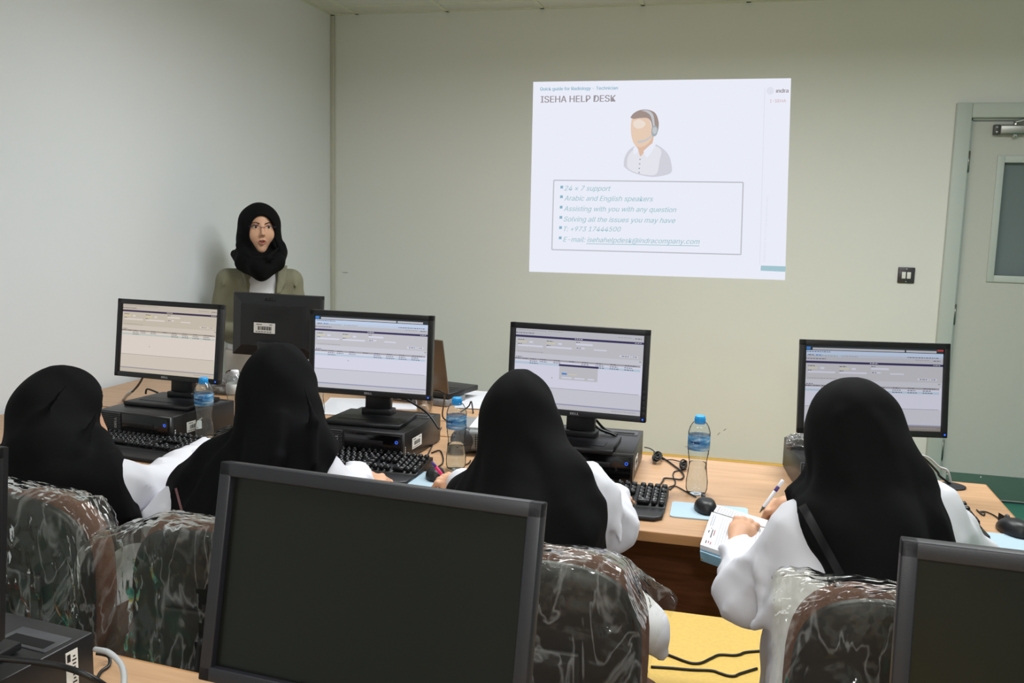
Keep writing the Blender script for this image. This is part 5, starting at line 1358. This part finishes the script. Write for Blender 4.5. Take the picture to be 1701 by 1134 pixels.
for x_, w_ in ((-.12, .03), (-.075, .03), (-.03, .02), (.0, .02), (.05, .035)): b.box((x_, -.0155, .014), (w_, .002, .012))
b.mat(2).lathe([(0, -.003), (.006, -.003), (.007, 0), (0, 0)], 14, (.13, -.015, .014), Matrix.Rotation(PI/2, 4, 'X'))
b.build('dock_body', ['lapgrey', 'hole', 'chrome'], dk)
def sheet(label, pts, z=TZ, n=1, ruled=True):
    P = [A_(atz(u, v, z)) for u, v in pts]; c = sum(P)/4; t = thing('paper_sheet', label, 'paper', (c[0], c[1], z))
    b = MB(); q = [p-c for p in P]
    for k in range(n):
        off = A_((.004*math.sin(k*2.1), .005*math.cos(k*1.7), 0))
        z0, z1 = .0004+.0012*k, .0014+.0012*k
        V = [(p[0]+off[0], p[1]+off[1], z0) for p in q]+[(p[0]+off[0], p[1]+off[1], z1+.0+.002*(i == 2)) for i, p in enumerate(q)]
        b.mat(0).raw(V, [(3, 2, 1, 0), (4, 5, 6, 7), (0, 1, 5, 4), (1, 2, 6, 5), (2, 3, 7, 6), (3, 0, 4, 7)], False)
    if ruled:
        b.mat(1)
        for k in range(9):
            f = .12+.09*k; a, e = q[0]*(1-f)+q[3]*f, q[1]*(1-f)+q[2]*f; a2, e2 = a*.92+e*.08, a*.12+e*.88; w = (q[3]-q[0])*.008; z = .0016+.0012*(n-1)+.0002
            b.quad([(a2[0], a2[1], z), (e2[0], e2[1], z+.0016*f), (e2[0]+w[0], e2[1]+w[1], z+.0016*f), (a2[0]+w[0], a2[1]+w[1], z)])
    b.build('sheets', ['paper', 'line'], t); return t
sheet('printed white paper sheets right of the laptop, before the back wall', [(766, 649), (830, 652), (830, 682), (757, 678)], n=3)
sheet('white paper sheets left of the neck of the white screened monitor', [(548, 661), (640, 664), (600, 692), (520, 688)], n=2)
sheet('small white sheet under the laptop dock at its left', [(610, 668), (700, 672), (690, 682), (600, 678)])
tp = atz(705, 684, TZ)
tb = thing('tumbler', 'low clear plastic tumbler between the monitor and the laptop dock', 'tumbler', (tp[0], tp[1], TZ))
MB().lathe([(0, .002), (.026, .002), (.028, .0), (.034, .052), (.0355, .054), (.0335, .053), (.0275, .004), (0, .004)], 32).build('tumbler_wall', 'tumbler', tb)
# ------------------------------------------------------------------ crumpled bags
def crumple(label, c, r, sc=(1, 1, 1), seed=1, mat_='bag'):
    t = thing('plastic_bag', label, 'plastic bag', c); b0 = bmesh.new(); bmesh.ops.create_icosphere(b0, subdivisions=5, radius=1)
    for v in b0.verts:
        k = .62+.5*ridged(v.co, 1.5, seed)+.16*(ridged(v.co, 5, seed+3)-.5); v.co = Vector((v.co.x*k*r*sc[0], v.co.y*k*r*sc[1], max(0, (v.co.z*k+.8)*r*sc[2]*.62)))
    b = MB(); b._add(b0, True); b.build('bag_film', mat_, t); return t
p = atz(376, 652, TZ); crumple('crumpled clear plastic bag on the far desk before the presenter', (p[0], p[1], TZ+.001), .085, (1.1, .8, .8), 4)
crumple('clear plastic bag crumpled over the corner of the computer behind the person with the notebook', tuple(A_(aty(1333, 752, 2.78))-A_((0, 0, .0))), .05, (1.0, .9, 1.1), 9)
# ------------------------------------------------------------------ cables
def cable(label, pts, r=.0025, m='cable', nm='cable'):
    pts = [A_(p) for p in pts]; c = pts[0].copy(); t = tag(MB().tube([tuple(p-c) for p in pts], r, 8, 8).build(nm, m, None, tuple(c)), label, 'cable'); return t
z_ = TZ+.0035
def zz(l, s, ox, oy, z=z_): return [atz(ox+u/s, oy+v/s, z) for u, v in l]
cable('thin black keyboard cable curving over the empty desk beside the third computer', zz([(150, 180), (260, 245), (350, 310), (410, 360), (430, 400), (400, 430), (330, 425), (250, 420), (230, 450), (190, 505)], 5.67, 1060, 720, TZ+.004), .0026)
cable('thin black mouse cable with a small loop beside the water bottle', zz([(545, 598), (450, 545), (350, 495), (300, 525), (290, 505), (340, 485), (350, 450), (330, 400), (340, 360), (400, 345), (450, 335)], 5.67, 1060, 720, TZ+.003), .0019)
def bundle(label, u, v, rx, n=7, seed=1):
    c = A_(atz(u, v, TZ+.012)); r = random.Random(seed); pts = []
    for k in range(n*10):
        a = 2*PI*k/10; f = 1+.25*math.sin(a*.37+seed); pts.append(c+A_((rx*f*.42*math.cos(a)+.1*rx*math.sin(a*.23), rx*1.5*f*math.sin(a), .003*math.sin(a*1.3+seed)+.0045*(k/(n*10)*2-.6))))
    t = cable(label, pts, .0022, 'cable', 'cable_bundle'); return t
bundle('tied bundle of black cable next to the third computer near the desk back', 1092, 759, .026, 6, 1)
bundle('small tied bundle of black cable behind the water bottle on the empty desk', 1135, 772, .020, 6, 4)
cable('thin black cable between the two tied bundles', zz([(60, 128), (130, 150), (230, 240), (320, 246), (390, 262)], 5.67, 1060, 720, TZ+.006), .0018)
g = A_((.615+(-.016), 2.84, TZ+.006))
cable('black monitor cable arching down to the desk grommet at the right', [aty(1500, 740, 2.80), aty(1530, 757, 2.82), aty(1556, 782, 2.84), g+[-.03, .0, .02], g], .0035)
cable('white network cable arching down to the desk grommet at the right', [aty(1500, 752, 2.86), aty(1538, 758, 2.86), aty(1560, 775, 2.86), g+[-.008, .012, .035], g+[.004, .008, 0]], .0032, 'gcable')
cable('thin black mouse cable beside the keyboard at the right end', zz([(580, 830), (640, 880), (655, 860), (600, 850), (660, 848), (740, 880), (810, 930), (865, 975)], 5.67, 1520, 700, TZ+.003), .0019)
cable('black monitor cable falling beside the white screened monitor', [aty(662, 655, 2.70), aty(690, 672, 2.72), aty(712, 688, 2.74), aty(729, 712, 2.70)], .0035)
cable('thin black cable hanging before the laptop', [aty(722, 648, 3.0), aty(738, 655, 3.0), atz(735, 690, TZ+.02), atz(745, 700, z_)], .0028)
cable('thin black cable looping on the desk by the mouse near the pink pen', zz([(845, 700), (780, 830), (750, 900), (760, 935), (850, 900), (840, 830), (790, 840)], 3.336, 480, 500), .0022)
cable('thin black mouse cable before the computer with the barcode sticker', zz([(640, 930), (690, 937), (730, 937)], 3.336, 480, 500), .0022)
cable('thin black power cable bent beside the papers near the laptop', [atz(765, 684, z_), aty(778, 675, 3.3), aty(783, 667, 3.3), atz(786, 686, z_)], .0028)
cable('thin black cable at the base of the projector', zz([(345, 360), (400, 350), (450, 320), (470, 280)], 11.34, 740, 740), .0022)
cable('black cable from the leftmost lit monitor to the wall side', [aty(240, 620, 2.80), aty(232, 636, 2.85), aty(222, 648, 2.9), atz(208, 660, z_)], .004)
cable('grey cable hanging behind the leftmost computer', [aty(222, 648, 2.93), aty(212, 655, 2.93), atz(205, 664, z_)], .006, 'gcable')
cable('short black cable curled behind the foot of the leftmost monitor', [aty(262, 652, 2.80), aty(245, 646, 2.82), aty(242, 654, 2.82)], .0035)
cable('thin black cable arched over the far desk near the presenter', [atz(376, 627, z_), aty(377, 617, 3.45), aty(392, 615, 3.45), atz(405, 624, z_)], .0028)
cable('black cable hanging behind the third monitor on the right', [aty(978, 697, 2.66), aty(995, 712, 2.68), aty(1020, 722, 2.66), aty(1024, 728, 2.66)], .0042)
cable('black cable hanging behind the third monitor beside its foot', [aty(990, 697, 2.70), aty(1004, 712, 2.72), aty(1026, 722, 2.72)], .0042)
bundle('tangled black cable before the white labelled bottle', 372, 716, .030, 5, 6)
cable('thick black cable lying over the computer at the lower left', [atz(-20, 1092, .86), atz(40, 1097, .852), atz(100, 1106, .845), atz(150, 1124, .835), atz(190, 1150, .80)], .0045)
cable('grey network cable on the nearest desk at the lower left', [aty(158, 1078, 1.12), aty(180, 1083, 1.10), aty(199, 1100, 1.08), aty(206, 1120, 1.05), aty(205, 1150, 1.0)], .0042, 'gcable')
cable('thin black cable curled beside the grey network cable', [atz(160, 1085, .76), atz(180, 1090, .75), atz(181, 1105, z_), atz(168, 1115, z_), atz(160, 1130, z_)], .0028)
cable('upper of two black cables crossing the yellow floor', zz([(200, 560), (445, 655), (550, 695), (650, 720), (750, 712), (860, 660), (960, 620), (1120, 625), (1200, 615), (1300, 585), (1700, 560)], 7.09, 1060, 1000, .006), .005)
cable('lower of two black cables crossing the yellow floor', zz([(150, 760), (390, 775), (620, 795), (860, 805), (960, 835), (1060, 865), (1140, 868), (1205, 840), (1400, 780)], 7.09, 1060, 1000, .006), .005)

# ------------------------------------------------------------------ repeats carry a group
GROUPS = {'monitor': 'computer monitors on the desks', 'computer': 'small black desktop computers', 'keyboard': 'black keyboards on the front desks', 'mouse': 'black computer mice',
          'mouse pad': 'light blue mouse pads', 'bottle': 'water bottles on the desks', 'chair': 'plastic wrapped office chairs', 'desk': 'beech topped desks', 'cable': 'cables', 'paper': 'white paper sheets on the far desk',
          'plastic bag': 'crumpled clear bags', 'pen': 'pens held by the seated people', 'person': 'people in the training room'}
for o in list(COL.objects):
    if o.parent is None and o.get('category') in GROUPS and not o.get('group'): o['group'] = GROUPS[o['category']]
